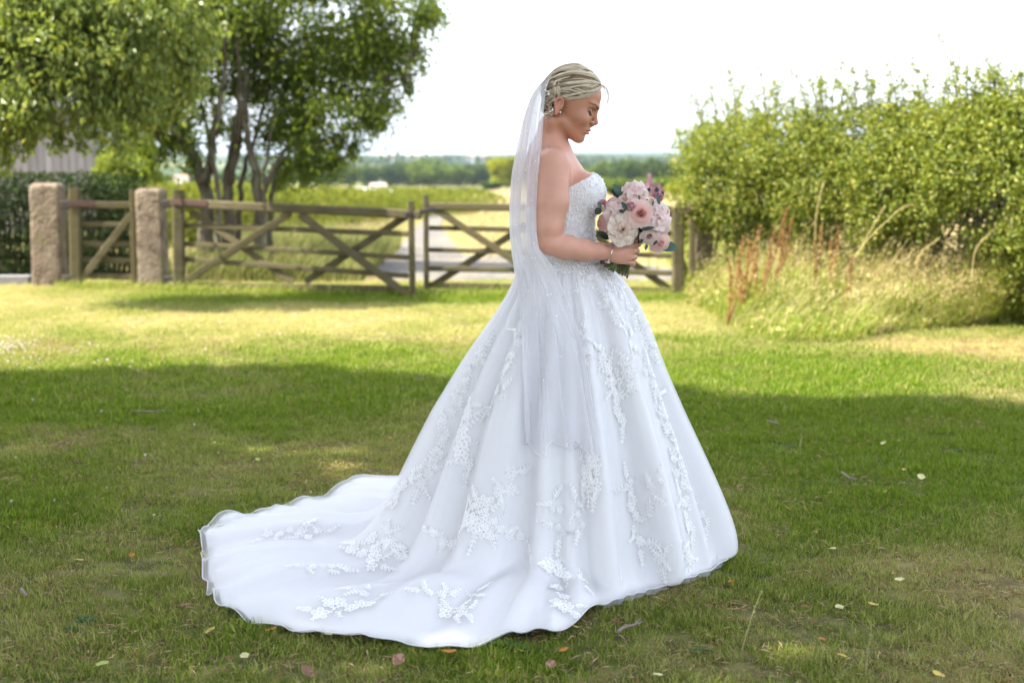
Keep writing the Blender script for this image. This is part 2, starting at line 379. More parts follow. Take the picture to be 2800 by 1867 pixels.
# ------------------------------------------------------------------ lawn grass (stuff)
m_grass = mat('lawn_blades', (.105, .192, .012), .65, .06, trans=.42, tcol=(.32, .46, .015), island=[(0, (.034, .078, .006)), (.5, (.105, .192, .012)), (.86, (.175, .25, .024)), (1, (.30, .22, .07))], inst=('dry', (.60, .49, .24)), noise=[((.03, .075, .004), 18, .48, .62), ((.28, .28, .06), 26, .60, .72)])  # dry mix also carries the painted sunlight of the open lawn
tufts = [blade_tuft('grass_tuft', 100, .09, .032, .0034, m_grass, .9) for _ in range(4)]
far_tufts = [blade_tuft('grass_tuft', 70, .14, .040, .0062, m_grass, .9) for _ in range(3)]
strag = [blade_tuft('grass_tuft', 9, .05, .10, .0045, m_grass, .55, 3) for _ in range(3)]
def lawn(name, y0, y1, n, src, sc, hold=None, side=.40):
    y = np.sqrt(rng.uniform(y0 ** 2, y1 ** 2, n)); x = rng.uniform(-1, 1, n) * (side * y + .5); far_side = rng.random(n) < .34; x = np.where(far_side, np.sign(x) * (side * y + .5 + rng.random(n) * 4.5), x)
    dr = dry_sunlit(x, y)
    k = rng.random(n) > .3 * np.clip(dr - .35, 0, 1)
    if hold is not None: k &= ~hold(x, y)
    x, y, dr = x[k], y[k], dr[k]; n = len(x)
    s = sc * rng.uniform(.7, 1.25, n) * (1 - .35 * dr) * (.62 + .8 * fbm(x * 4.5, y * 4.5, seed=15, o=3))
    return scatter(name, np.stack([x, y, terrain(x, y)], 1), rng.uniform(0, 6.28, n), s, rng.integers(0, len(src), n), src, dry=dr * .9, tilt=rng.normal(0, .12, (n, 2)))
EDGE_HOLD = [None]                      # the dress fills this in: no blades standing through the train
def hold_near(x, y):
    return EDGE_HOLD[0](x, y) if EDGE_HOLD[0] else np.zeros(len(x), bool)

# ------------------------------------------------------------------ hills and far woods, houses
m_far = [mat('far_leaves', c, .9, .05, trans=.2, island=[(0, tuple(np.array(c) * .45)), (1, tuple(np.array(c) * 1.5))]) for c in ((.085, .13, .03), (.13, .18, .035), (.07, .105, .03), (.26, .28, .02))]
m_bark = mat('bark', (.12, .10, .07), .9, .1, noise=[((.21, .195, .15), 6, .5, .65, (1, 1, .25)), ((.07, .06, .04), 14, .5, .62, (1, 1, .2))], bump=(30, .02, (1, 1, .2)))
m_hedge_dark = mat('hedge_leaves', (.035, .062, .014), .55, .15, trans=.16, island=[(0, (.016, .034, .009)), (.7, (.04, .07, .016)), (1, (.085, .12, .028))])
def crown_mesh(name, m, n=900, lobes=9, squat=.8):
    cl = [((0, 0, -.08), (.34, .34, .40 * squat)), ((.12, .1, -.26), (.24, .24, .22)), ((-.14, -.08, -.26), (.24, .24, .22))]
    for k in range(lobes):
        a = 2 * math.pi * k / lobes + random.uniform(-.3, .3); e = random.uniform(-.25, .8)
        cl.append(((.30 * math.cos(a) * math.cos(e), .30 * math.sin(a) * math.cos(e), .36 * squat * math.sin(e)), (random.uniform(.14, .23),) * 3))
    X, Dn = clump_points(cl, n, .75); k = len(X); sz = rng.uniform(.035, .085, k)
    V, F = leaves(X, rand_dirs(k) + Dn * .2, Dn + rand_dirs(k) * .5, sz * 1.2, sz * 1.1)
    return mesh_np(name, V, F, m)
crowns = {v: [crown_mesh('crown', m_far[v], 2400) for _ in range(3)] for v in range(4)}
tb = MB(); tb.tube([(0, 0, 0), (0, 0, .5), (.02, 0, 1)], [.05, .04, .02], 6); far_trunk = tb.mesh('trunk', m_bark)
def far_tree(px, top, w, Y, v, label, group):
    """tree in the valley: px, top and width in the photo (2352 wide), Y metres away"""
    c = D(px, top, Y); zb = float(terrain(c.x, Y)); h = c.z - zb; wid = w * Y / 3267
    t = empty('tree', (c.x, Y, zb), label, 'tree', group)
    o = bpy.data.objects.new('crown', random.choice(crowns[v])); COL.objects.link(o); o.parent = t
    o.location = (0, 0, h * .53); o.scale = (wid * 1.08, wid * 1.08, h * 1.0); o.rotation_euler = (0, 0, random.uniform(0, 6.28)); o['kind'] = 'stuff'
    o = bpy.data.objects.new('trunk', far_trunk); COL.objects.link(o); o.parent = t; o.scale = (h * .5, h * .5, h * .4)
wood = [  # px, top, width, Y, colour, label
 (655, 378, 70, 330, 0, 'hazy round tree just right of the near tree trunks in the far tree line'), (705, 370, 80, 380, 2, 'low bluish tree under the tip of the drooping branch'),
 (752, 372, 66, 340, 0, 'dark rounded tree left of the white greenhouse'), (800, 366, 78, 360, 1, 'broad soft green tree above the white greenhouse'),
 (848, 368, 60, 350, 0, 'dark tree directly behind the pink roofed shed'), (900, 372, 64, 330, 2, 'dark narrow tree between the shed and the tallest valley tree'),
 (985, 360, 112, 300, 1, 'tallest broad tree of the far line above the gate posts'), (938, 366, 80, 345, 0, 'rounded tree left of the tallest valley tree'),
 (1048, 371, 84, 330, 1, 'soft grey green tree between the tallest one and the yellow tree'), (1095, 364, 70, 350, 2, 'hazy tree half hidden by the yellow green tree'),
 (1165, 354, 96, 210, 3, 'bright yellow green tree left of the veil'), (1130, 412, 70, 190, 0, 'low dark bush below the yellow green tree'),
 (1325, 362, 70, 330, 0, 'first tree right of the chin in the far line'), (1375, 366, 80, 300, 1, 'mid green tree above the front of the bodice'), (1432, 357, 92, 270, 0, 'dark round tree behind the top of the bouquet'),
 (1478, 366, 64, 290, 1, 'lighter tree in the gap right of the bouquet leaves'), (1520, 356, 96, 240, 2, 'dark tree beside the left end of the hedge'), (1575, 360, 90, 250, 0, 'dark tree mostly behind the hedge end'),
 (585, 392, 70, 330, 2, 'hazy tree seen between the trunks of the near tree'), (520, 388, 60, 300, 0, 'bluish tree behind the left trunks of the near tree'), (440, 392, 80, 320, 2, 'hazy tree left of the near tree trunks'),
 (375, 398, 60, 260, 1, 'pale green tree beside the red roofed house'), (1240, 366, 90, 320, 1, 'valley tree hidden behind the shoulder')]
for q in wood: far_tree(*q, group='trees of the far tree line')
cl = []
for k, px in enumerate(range(560, 1640, 22)):
    Y = 850 + 70 * (k % 5); c = D(px, 355 + 5 * vnoise(np.array([px / 40.]), np.array([0.]))[0], Y); zb = float(terrain(c.x, Y)); h = max(3.0, c.z - zb)
    cl.append(((c.x, Y, zb + h * .5), (5.5 + 3 * rng.random(), 5, h * .55)))
far_wood = foliage('far_wood', cl, 9000, 1.6, 1.3, m_far[2], None, .7, None)
m_wallw = mat('far_render', (.75, .72, .68), .8); m_roofr = mat('far_roof', (.36, .22, .18), .8); m_glass = mat('greenhouse_glass', (.75, .78, .8), .25, .5); m_dark = mat('dark_opening', (.04, .04, .05), .4)
def far_house(px, top, w, hgt, Y, label, roofm=m_roofr, wallm=m_wallw, name='house', cat='house'):
    c = D(px, top + hgt, Y); s = Y / 3267; w, h = w * s, hgt * s
    t = empty(name, (c.x, Y, c.z), label, cat, 'far houses')
    b = MB(); b.box((c.x - w / 2, Y, c.z - 4), (c.x + w / 2, Y + w * .6, c.z + h * .55)); b.build('wall', wallm, t)
    b = MB(); x0, x1, y0, y1, z0, z1 = c.x - w * .54, c.x + w * .54, Y - w * .04, Y + w * .64, c.z + h * .55, c.z + h
    b.add([(x0, y0, z0), (x1, y0, z0), (x1, y1, z0), (x0, y1, z0), (x0 * .92 + x1 * .08, (y0 + y1) / 2, z1), (x1 * .92 + x0 * .08, (y0 + y1) / 2, z1)], [(0, 1, 5, 4), (2, 3, 4, 5), (0, 4, 3), (1, 2, 5), (3, 2, 1, 0)]); b.build('roof', roofm, t)
    for k in range(2):
        wx = c.x + (k - .5) * w * .5; b = MB(); b.box((wx - w * .06, Y - .12, c.z + h * .15), (wx + w * .06, Y + .02, c.z + h * .42)); b.build('window', m_dark, t)
far_house(415, 402, 30, 16, 240, 'red roofed house seen left of the near tree trunks')
far_house(808, 356, 26, 7, 1000, 'pale house on the skyline right of the drooping branch')
far_house(948, 351, 34, 8, 1100, 'long white building on the skyline above the tallest valley tree', m_wallw)
far_house(900, 356, 22, 6, 1050, 'reddish house on the skyline left of the long white building')
far_house(1075, 356, 30, 7, 1100, 'grey white house on the skyline right of the long white building')
far_house(1115, 357, 20, 6, 1050, 'small pale house on the skyline beside the yellow green tree')
far_house(868, 421, 38, 14, 170, 'low shed with a pinkish roof behind the white greenhouse', mat('pink_roof', (.5, .36, .32)), m_wallw, 'shed', 'shed')
gh = empty('greenhouse', D(858, 444, 150), 'low white greenhouse at the end of the bright field hedge', 'greenhouse')
b = MB(); c0 = D(858, 444, 150); A = []
for xx in np.linspace(-2.1, 2.1, 12): A.append([(c0.x + xx, c0.y + 1.2 * math.cos(t), c0.z - .3 + .85 * math.sin(t)) for t in np.linspace(0, math.pi, 9)])
b.grid(np.array(A)); b.build('cover', m_glass, gh, True)
for xx in np.linspace(-2.1, 2.1, 6):
    b = MB(); b.tube([(c0.x + xx, c0.y + 1.23 * math.cos(t), c0.z - .3 + .88 * math.sin(t)) for t in np.linspace(0, math.pi, 9)], .03, 4); b.build('hoop', m_wallw, gh)

# bright field hedge (maize-like) behind the near tree, receding to the right
m_crop = mat('crop_leaves', (.13, .18, .025), .6, .2, trans=.3, tcol=(.5, .5, .03), island=[(0, (.03, .055, .008)), (.5, (.10, .14, .018)), (1, (.30, .31, .06))])
for q in [(1290, 408, 90, 115, 1, 'pale bush below the far trees, just right of the bodice'), (1352, 402, 110, 105, 3, 'bright yellow green bush below the far trees above the bouquet leaves'), (1425, 406, 104, 98, 1, 'mid green bush directly above the bouquet in the valley'), (1500, 400, 110, 92, 1, 'leafy bush right of the bouquet below the dark far tree'), (1570, 408, 90, 90, 3, 'yellow green bush at the foot of the hedge end'), (1060, 428, 130, 120, 1, 'low spreading bush left of the yellow green valley tree'), (990, 436, 90, 130, 1, 'small bush at the far end of the bright field hedge')]: far_tree(*q, group='bushes at the field edge')
fh = empty('field_hedge', (-3, 26, 0), 'bright yellow green hedge along the field behind the tree trunks', 'hedge')
cl = []
for f in np.linspace(0, 1, 26):
    Yh = 22 + 26 * f ** 1.4; top = 424 + 14 * f; px = 330 + 760 * f; c = D(px, top, Yh); zb = float(terrain(c.x, Yh)); h = c.z - zb
    cl.append(((c.x, Yh + .6, zb + h * .5 + rng.normal(0, .05)), (.75 + .5 * f, .7, h * .56)))
foliage('foliage', cl, 30000, .12, .045, m_crop, fh, .75, .36, 3.0, droop=-.7)
b = MB()
for (c, r) in cl:
    for k in range(3): x = c[0] + random.uniform(-.5, .5); b.tube([(x, c[1], c[2] - r[2] - .1), (x + .05, c[1], c[2] + .1)], .02, 4)
b.build('stems', m_bark, fh, kind='stuff')

# ------------------------------------------------------------------ barn and lean-to at the left
m_board = mat('barn_board', (.30, .275, .285), .8, .15, noise=[((.22, .20, .205), 3, .45, .6, (1, 1, .15)), ((.36, .335, .34), 9, .5, .65, (1, 1, .1))], objrand=(.23, .21, .22))
barn = empty('barn', D(60, 405, 28), 'barn clad in pale grey upright boards behind the dark hedge', 'barn')
xr = D(213, 400, 28).x; zt = 2.35; bw = .155; k = 0; x = xr
while x > xr - 5.0:
    dz = rng.normal(0, .01); b = MB(); b.box((x - bw + .012, 28 + rng.uniform(0, .015), -.2), (x, 28.03 + rng.uniform(0, .012), zt + dz)); b.build('board', m_board, barn); x -= bw
b = MB(); b.box((xr - 5.0, 28.06, -.2), (xr - .02, 32, zt - .02)); b.build('wall', m_dark, barn)
b = MB(); b.add([(xr - 5.2, 27.7, zt), (xr + .25, 27.7, zt), (xr + .25, 30, zt + 1.2), (xr - 5.2, 30, zt + 1.2), (xr + .25, 32.3, zt), (xr - 5.2, 32.3, zt), (xr - 5.2, 27.7, zt + .06), (xr + .25, 27.7, zt + .06)], [(6, 7, 2, 3), (3, 2, 4, 5), (0, 1, 7, 6)])
b.build('roof', mat('barn_roof', (.16, .16, .18), .7, bump=(12, .02)), barn)
shd = empty('lean_to', (xr + .3, 28.6, 0), 'small dark lean-to roof against the end of the barn', 'shed')
b = MB(); b.box((xr + .02, 28.5, -.2), (xr + .36, 31, .98)); b.build('wall', m_dark, shd)
b = MB(); b.add([(xr + .01, 28.3, 1.18), (xr + .45, 28.3, 1.0), (xr + .45, 31.2, 1.0), (xr + .01, 31.2, 1.18), (xr + .01, 28.3, 1.13), (xr + .45, 28.3, .95), (xr + .45, 31.2, .95), (xr + .01, 31.2, 1.13)], [(0, 1, 2, 3), (7, 6, 5, 4), (0, 4, 5, 1), (1, 5, 6, 2)]); b.build('roof', mat('slate_roof', (.09, .10, .13), .5), shd)
m_lightbush = mat('light_leaves', (.16, .22, .035), .6, .25, trans=.42, tcol=(.45, .5, .04), island=[(0, (.09, .14, .02)), (1, (.26, .30, .05))])
lb = empty('small_tree', D(290, 420, 24), 'small light green tree between the barn and the near tree trunks', 'tree')
foliage('crown', [(tuple(D(x, y, 24)), (r, r, r * .8)) for x, y, r in ((270, 372, .36), (315, 380, .34), (290, 400, .36), (335, 405, .3), (250, 400, .3), (300, 425, .4), (350, 428, .3))], 5200, .085, .045, m_lightbush, lb, .6, .36)
b = MB(); c = D(300, 400, 24); b.tube([(c.x, 24, -.1), (c.x + .03, 24, .5), (c.x, 24, 1.0)], [.05, .04, .02], 6); b.build('trunk', m_bark, lb)

# clipped dark hedge behind the stone posts
hd = empty('clipped_hedge', (-5.5, 17, 0), 'dark clipped evergreen hedge behind the stone gateposts', 'hedge')
cl = []
for px in range(-260, 345, 22):
    Yh = 16.9; x = D(px, 500, Yh).x
    top = D(px, 404 + (6 if px > 250 else 0) + max(0, px - 300) * .5, Yh).z
    for zc in np.arange(.12, top, .2): cl.append(((x, Yh + .35 + rng.uniform(-.03, .03), min(zc, top - .1)), (.16, .42, .15)))
foliage('foliage', cl, 34000, .045, .028, m_hedge_dark, hd, .8, .30, 3.0, 0)
b = MB()
for px in range(-250, 330, 12):
    x = D(px, 500, 17.2).x; b.tube([(x, 17.25, -.05), (x + .04, 17.2, .6), (x - .03, 17.25, 1.05)], [.03, .02, .01], 5)
b.build('stems', m_bark, hd, kind='stuff')
b = MB(); c0 = GD(-60, 634); c1 = GD(118, 640); b.box((c0.x, 15.75, -.05), (c1.x, 15.95, .085), jit=.006)
props(b.build('kerb', mat('kerb_stone', (.2, .195, .2), .85, bump=(40, .01))), 'pale stone kerb at the foot of the clipped hedge', 'kerb')

# ------------------------------------------------------------------ stone gateposts
m_stone = mat('sandstone', (.21, .165, .125), .92, .12, noise=[((.28, .225, .17), 4, .42, .6), ((.13, .10, .075), 9, .5, .64), ((.19, .175, .09), 5, .58, .70)], bump=(34, .035))
def stone_post(px0, px1, top, bot, Y, dep, label, lean=0.0, seed=0):
    a = D(px0, (top + bot) / 2, Y); c = D(px1, (top + bot) / 2, Y); w = c.x - a.x; xc = (a.x + c.x) / 2; zt = D(px0, top, Y).z
    A = []
    for z in np.concatenate([np.linspace(-.1, zt * .95, 26), zt * np.array([.97, .985, .995, 1.0])]):
        f = 1 - max(0, (z / zt - .95) / .05) ** 2 * .34; row = []
        for k in range(40):
            t = 2 * math.pi * k / 40; cx, sy = math.cos(t), math.sin(t); e = .20
            x = math.copysign(abs(cx) ** e, cx) * w / 2 * f; y = math.copysign(abs(sy) ** e, sy) * dep / 2 * f
            n_ = 1 + .07 * (fbm(np.array([x * 6 + seed]), np.array([y * 6]), np.array([z * 4]), 41)[0] - .5) + .035 * (fbm(np.array([x * 25]), np.array([y * 25 + seed]), np.array([z * 25]), 43)[0] - .5)
            row.append((xc + x * n_ + lean * z, Y + dep / 2 + y * n_, z))
        A.append(row)
    b = MB(); b.grid(np.array(A), close_v=True); n0 = (len(A) - 1) * 40; b.F.setdefault(40, []).append([n0 + k for k in range(40)])
    return props(b.build('stone_post', m_stone, None, True), label, 'gatepost', 'rough stone gateposts')
stone_post(67, 137, 420, 660, 15.45, .27, 'leftmost rough stone gatepost in front of the dark hedge', .01, 1)
stone_post(312, 374, 432, 668, 15.2, .27, 'stone gatepost between the small gate and the wide gate', 0, 5)
stone_post(1600, 1640, 470, 682, 14.5, .30, 'stone gatepost half buried in the end of the hedge', 0, 9)

# ------------------------------------------------------------------ timber gates, every bar a part
m_wood = mat('gate_wood', (.088, .074, .045), .88, .12, noise=[((.135, .115, .07), 5, .42, .62, (.4, 1, 1)), ((.10, .10, .035), 7, .5, .66), ((.07, .06, .042), 22, .52, .68, (.2, 1, 1))], bump=(60, .008, (.2, 1, 1)), objrand=(.105, .09, .048))
m_iron = mat('gate_iron', (.045, .04, .042), .6, .4, noise=[((.12, .05, .03), 15, .5, .65)]); m_rust = mat('red_strap', (.085, .055, .048), .75, .15, noise=[((.10, .055, .045), 12, .45, .6)])
def bar(parent, name, a, c, h, th, m=m_wood, off=0.0):
    """squared timber from a to c (photo px, metres): h tall, th thick, edges eased"""
    a = D(*a); c = D(*c); a.y += off; c.y += off
    t = (c - a).normalized(); n = Vector((0, 1, 0)); n = (n - t * n.dot(t)).normalized(); u = t.cross(n)
    L_ = (c - a).length; prof = [(-.5, -.35), (-.35, -.5), (.35, -.5), (.5, -.35), (.5, .35), (.35, .5), (-.35, .5), (-.5, .35)]; A = []
    for k in range(7):
        f = k / 6; o = a.lerp(c, f) + u * rng.normal(0, h * .015); A.append([o + u * (q[0] * h) + n * (q[1] * th) for q in prof])
    b = MB(); b.grid(np.array(A), close_v=True); b.F.setdefault(8, []).append(list(range(8))); b.F.setdefault(8, []).append([48 + k for k in range(7, -1, -1)])
    return b.build(name, m, parent)
mm = lambda w, Y: w * Y / 3267
sg = empty('side_gate', D(235, 655, 15.4), 'narrow timber side gate between two stone posts', 'gate')
Ya = 15.4
bar(sg, 'stile', (171, 432, Ya), (176, 654, Ya), mm(26, Ya), .09); bar(sg, 'stile', (305, 436, Ya), (310, 650, Ya), mm(13, Ya), .08)
for y0, y1, h in ((470, 472, 16), (515, 517, 12), (560, 561, 12), (597, 599, 13), (634, 637, 14)): bar(sg, 'rail', (183, y0, Ya), (304, y1, Ya), mm(h, Ya), .035, off=.02)
bar(sg, 'brace', (189, 642, Ya), (304, 492, Ya), mm(17, Ya), .03, off=-.018)
bar(sg, 'strap', (160, 467, Ya), (222, 468, Ya), mm(15, Ya), .012, m_rust, off=-.058); bar(sg, 'hinge', (140, 471, Ya), (162, 469, Ya), mm(20, Ya), .03, m_iron, off=-.03); bar(sg, 'hinge', (142, 637, Ya), (164, 638, Ya), mm(14, Ya), .03, m_iron, off=-.03)
wg = empty('field_gate', D(680, 665, 15), 'wide timber field gate left of the two middle stiles', 'gate', 'pair of field gates')
YL, YR = 15.15, 14.3
gy = lambda px: YL + (YR - YL) * (px - 400) / 550
bar(wg, 'stile', (410, 436, YL), (412, 656, YL), mm(25, YL), .10)
bar(wg, 'stile', (944, 462, YR), (948, 686, YR), mm(14, YR), .075)
bar(wg, 'top_rail', (396, 466, gy(396)), (966, 493, gy(960)), mm(20, 15), .085, off=.0)
for y0, y1, h in ((518, 538, 12), (560, 592, 11), (596, 634, 12), (655, 664, 14)): bar(wg, 'rail', (424, y0, YL), (937, y1, YR), mm(h, 15), .03, off=.03)
bar(wg, 'brace', (424, 648, YL), (668, 488, gy(668)), mm(17, 15), .028, off=-.004 - .02); bar(wg, 'brace', (690, 492, gy(690)), (940, 680, YR), mm(18, 15), .028, off=-.024)
bar(wg, 'brace', (436, 486, gy(436)), (672, 650, gy(672)), mm(15, 15), .026, off=.062); bar(wg, 'brace', (700, 648, gy(700)), (934, 496, gy(934)), mm(16, 15), .026, off=.062)
bar(wg, 'strap', (398, 463, gy(398)), (478, 467, gy(478)), mm(14, 15), .012, m_rust, off=-.052); bar(wg, 'hinge', (372, 470, YL), (398, 466, YL), mm(20, 15), .03, m_iron); bar(wg, 'hinge', (376, 640, YL), (410, 640, YL), mm(12, 15), .03, m_iron)
rg = empty('field_gate', D(1260, 670, 14.6), 'wide timber field gate behind the bride, right of the middle stiles', 'gate', 'pair of field gates')
YM = 14.75; gz = lambda px: YM + (14.3 - YM) * (px - 976) / 590
bar(rg, 'stile', (978, 448, YM), (980, 672, YM), mm(12, YM), .075); bar(rg, 'stile', (1557, 478, gz(1557)), (1557, 686, gz(1557)), mm(28, 14.3), .10)
bar(rg, 'top_rail', (986, 474, YM), (1588, 482, gz(1588)), mm(17, YM), .085)
for y0, y1, h in ((524, 536, 11), (574, 588, 11), (617, 628, 12), (655, 668, 14)): bar(rg, 'rail', (986, y0, YM), (1544, y1, gz(1544)), mm(h, 14.6), .03, off=.03)
bar(rg, 'brace', (1000, 480, YM), (1268, 656, gz(1268)), mm(16, 14.6), .028, off=-.024); bar(rg, 'brace', (996, 655, YM), (1262, 484, gz(1262)), mm(16, 14.6), .026, off=.062)
bar(rg, 'brace', (1290, 486, gz(1290)), (1542, 668, gz(1542)), mm(16, 14.6), .026, off=.062); bar(rg, 'brace', (1290, 656, gz(1290)), (1540, 490, gz(1540)), mm(16, 14.6), .028, off=-.024)
bar(rg, 'latch', (930, 495, 14.25), (1000, 480, 14.6), mm(11, 14.5), .03, m_iron, off=-.06)
gp = empty('gate_prop', D(1592, 690, 14.0), 'thin leaning timber post beside the right end of the gate', 'post')
bar(gp, 'shaft', (1590, 500, 14.2), (1588, 692, 14.2), mm(13, 14.2), .05)

# ------------------------------------------------------------------ the near tree (several stems)
m_leaf = mat('tree_leaves', (.09, .14, .022), .45, .3, trans=.44, tcol=(.34, .44, .02), island=[(0, (.04, .07, .012)), (.6, (.09, .14, .022)), (.93, (.16, .21, .03)), (1, (.38, .35, .05))])
m_leaf2 = mat('tree_leaves_pale', (.15, .205, .045), .4, .4, trans=.36, tcol=(.42, .50, .03), island=[(0, (.05, .085, .015)), (.5, (.15, .205, .045)), (.9, (.28, .33, .10)), (1, (.50, .46, .08))])
nt_ = empty('tree', GD(520, 612), 'many stemmed leafy tree standing behind the field gate', 'tree')
YT = 17.6
stems = [([(478, 640, 0), (474, 520, 0), (470, 430, .05), (440, 350, .1), (412, 290, .1), (398, 220, .2), (380, 120, .3)], .165, .04),
         ([(472, 420, .03), (486, 350, .0), (498, 270, -.1), (512, 180, -.2), (520, 60, -.3)], .11, .03),
         ([(522, 640, .2), (524, 520, .2), (524, 420, .2), (536, 330, .2), (556, 240, .3), (590, 150, .4), (610, 40, .5)], .135, .035),
         ([(528, 420, .2), (548, 330, .1), (552, 250, 0), (548, 160, -.1), (545, 60, -.1)], .08, .03),
         ([(598, 640, .0), (596, 500, 0), (588, 410, 0), (572, 330, 0), (560, 250, 0), (566, 160, .1)], .13, .035),
         ([(600, 470, .0), (624, 390, -.1), (668, 330, .1), (712, 270, .3), (760, 215, .4), (810, 160, .5)], .055, .010),
         ([(622, 640, .1), (622, 500, .1), (634, 400, .1), (668, 340, .2), (690, 250, .3), (720, 150, .4)], .06, .02),
         ([(548, 640, .3), (546, 520, .3), (556, 420, .3), (580, 330, .3), (610, 230, .3), (640, 120, .3)], .07, .02),
         ([(500, 640, -.1), (500, 520, -.1), (497, 420, -.1), (478, 320, 0), (462, 220, .1), (450, 110, .2)], .07, .02),
         ([(612, 640, -.1), (608, 520, -.1), (606, 410, -.1), (622, 320, 0), (640, 220, .1), (668, 110, .2)], .055, .015),
         ([(440, 350, 0), (360, 260, -.8), (260, 190, -1.8), (140, 150, -2.8), (20, 160, -3.4)], .07, .018),
         ([(590, 150, .3), (700, 90, .2), (820, 60, 0), (930, 60, -.1)], .04, .012)]
for k, (pp, r0, r1) in enumerate(stems):
    pts = smooth_path([D(x, y, YT + dy) for x, y, dy in pp], 22); pts = [p + Vector(rng.normal(0, .012, 3)) for p in pts]
    if pp[0][1] > 600: pts[0].z = -.08
    b = MB(); n = len(pts); b.tube(pts, [.72 * (r0 + (r1 - r0) * (i / (n - 1)) ** .7) for i in range(n)], 9); b.build('limb' if pp[0][1] < 600 else 'stem', m_bark, nt_, True)
def blob(lst, Y): return [(tuple(D(x, y, Y + dy)), (r * (Y + dy) / 3267, r * .9 * (Y + dy) / 3267 * 1.1, r * ry * (Y + dy) / 3267)) for x, y, r, ry, dy in lst]
right = blob([(620, -20, 130, .8, .2), (760, -10, 140, .8, .0), (900, 10, 95, .8, -.2), (960, 60, 42, .8, -.3), (880, 90, 90, .7, -.1), (955, 120, 34, .8, -.3), (940, 170, 38, .7, -.3), (800, 140, 110, .7, .2), (700, 130, 100, .8, .4), (890, 185, 50, .7, -.2), (850, 240, 44, .7, -.2), (780, 250, 80, .6, 0), (700, 260, 70, .5, .3), (720, 330, 60, .5, 0), (765, 375, 30, .9, 0), (700, 385, 38, .6, 0), (640, 310, 44, .5, .4), (820, 290, 26, .7, -.2), (665, 200, 80, .7, .5), (560, 100, 90, .8, .5), (570, 210, 60, .6, .6), (808, 348, 16, 1.3, 0), (775, 320, 34, .8, 0), (985, 42, 24, .7, -.3)], YT)
mid = blob([(500, 20, 120, .8, .2), (420, 90, 110, .7, 0), (480, 180, 80, .6, .3), (370, 190, 110, .6, -.3), (420, 270, 60, .5, 0), (360, 310, 50, .5, -.3), (330, 270, 90, .6, -.6), (350, 355, 34, .6, 0), (300, 330, 40, .6, -.8), (430, 330, 26, .6, .3), (500, 300, 26, .5, .4), (640, 420, 22, .7, .6), (400, 20, 110, .8, .6)], YT)
left = blob([(400, 40, 90, .8, .8), (395, 130, 80, .8, .9), (385, 215, 60, .8, .9), (350, 280, 40, .8, .8), (440, 90, 60, .8, 1.4), (420, 190, 50, .8, 1.3), (300, 40, 120, .8, 0), (180, 30, 130, .8, 0), (60, 40, 130, .8, 0), (-60, 60, 130, .8, .2), (250, 140, 100, .8, -.2), (120, 140, 110, .8, -.3), (10, 150, 110, .8, -.2), (-90, 190, 110, .8, 0), (330, 150, 60, .8, .4), (200, 230, 80, .8, -.2), (80, 240, 90, .8, -.4), (-30, 270, 80, .8, -.2), (270, 230, 50, 1.0, 0), (335, 225, 30, 1.1, .2)], 13.3)
stems2 = blob([(440, 300, 60, .7, .2), (400, 330, 40, .7, -.2), (480, 260, 50, .8, .3), (540, 300, 40, .9, .5), (610, 280, 50, .8, .5), (660, 300, 60, .7, .3), (600, 350, 26, .8, .5), (690, 360, 50, .6, .2), (650, 390, 36, .7, .3), (735, 300, 60, .7, .3), (450, 370, 24, .8, .4), (700, 410, 26, .6, .2), (860, 130, 70, .7, .2), (900, 250, 30, .8, .1), (870, 285, 24, .8, .1), (930, 110, 50, .8, .1), (560, 160, 60, .8, .5)], YT)
foliage('foliage', right, 58000, .066, .034, m_leaf, nt_, .1, .42, 7, .5, 3, .13, (2.2, .43))
foliage('foliage', stems2, 14000, .064, .033, m_leaf, nt_, .1, .43, 7, .5, 7, .14, (2.2, .44))
foliage('foliage', mid, 38000, .070, .036, m_leaf, nt_, .1, .42, 7, .5, 4, .12, (2.2, .41))
foliage('foliage', left, 62000, .078, .038, m_leaf2, nt_, .2, .42, 6, .9, 5, .08, (3.2, .40))
b = MB()
for (c, r) in right + mid + left:
    for k in range(7):
        dv = Vector(rand_dirs(1)[0]); c_ = Vector(c); e = c_ + Vector((dv.x * r[0], dv.y * r[1], dv.z * r[2])) * .95
        b.tube([c_ - Vector((dv.x, dv.y, dv.z)) * .1, c_.lerp(e, .5) + Vector(rng.normal(0, .03, 3)), e], [.012, .008, .003], 4, False)
b.build('twigs', m_bark, nt_, kind='stuff')
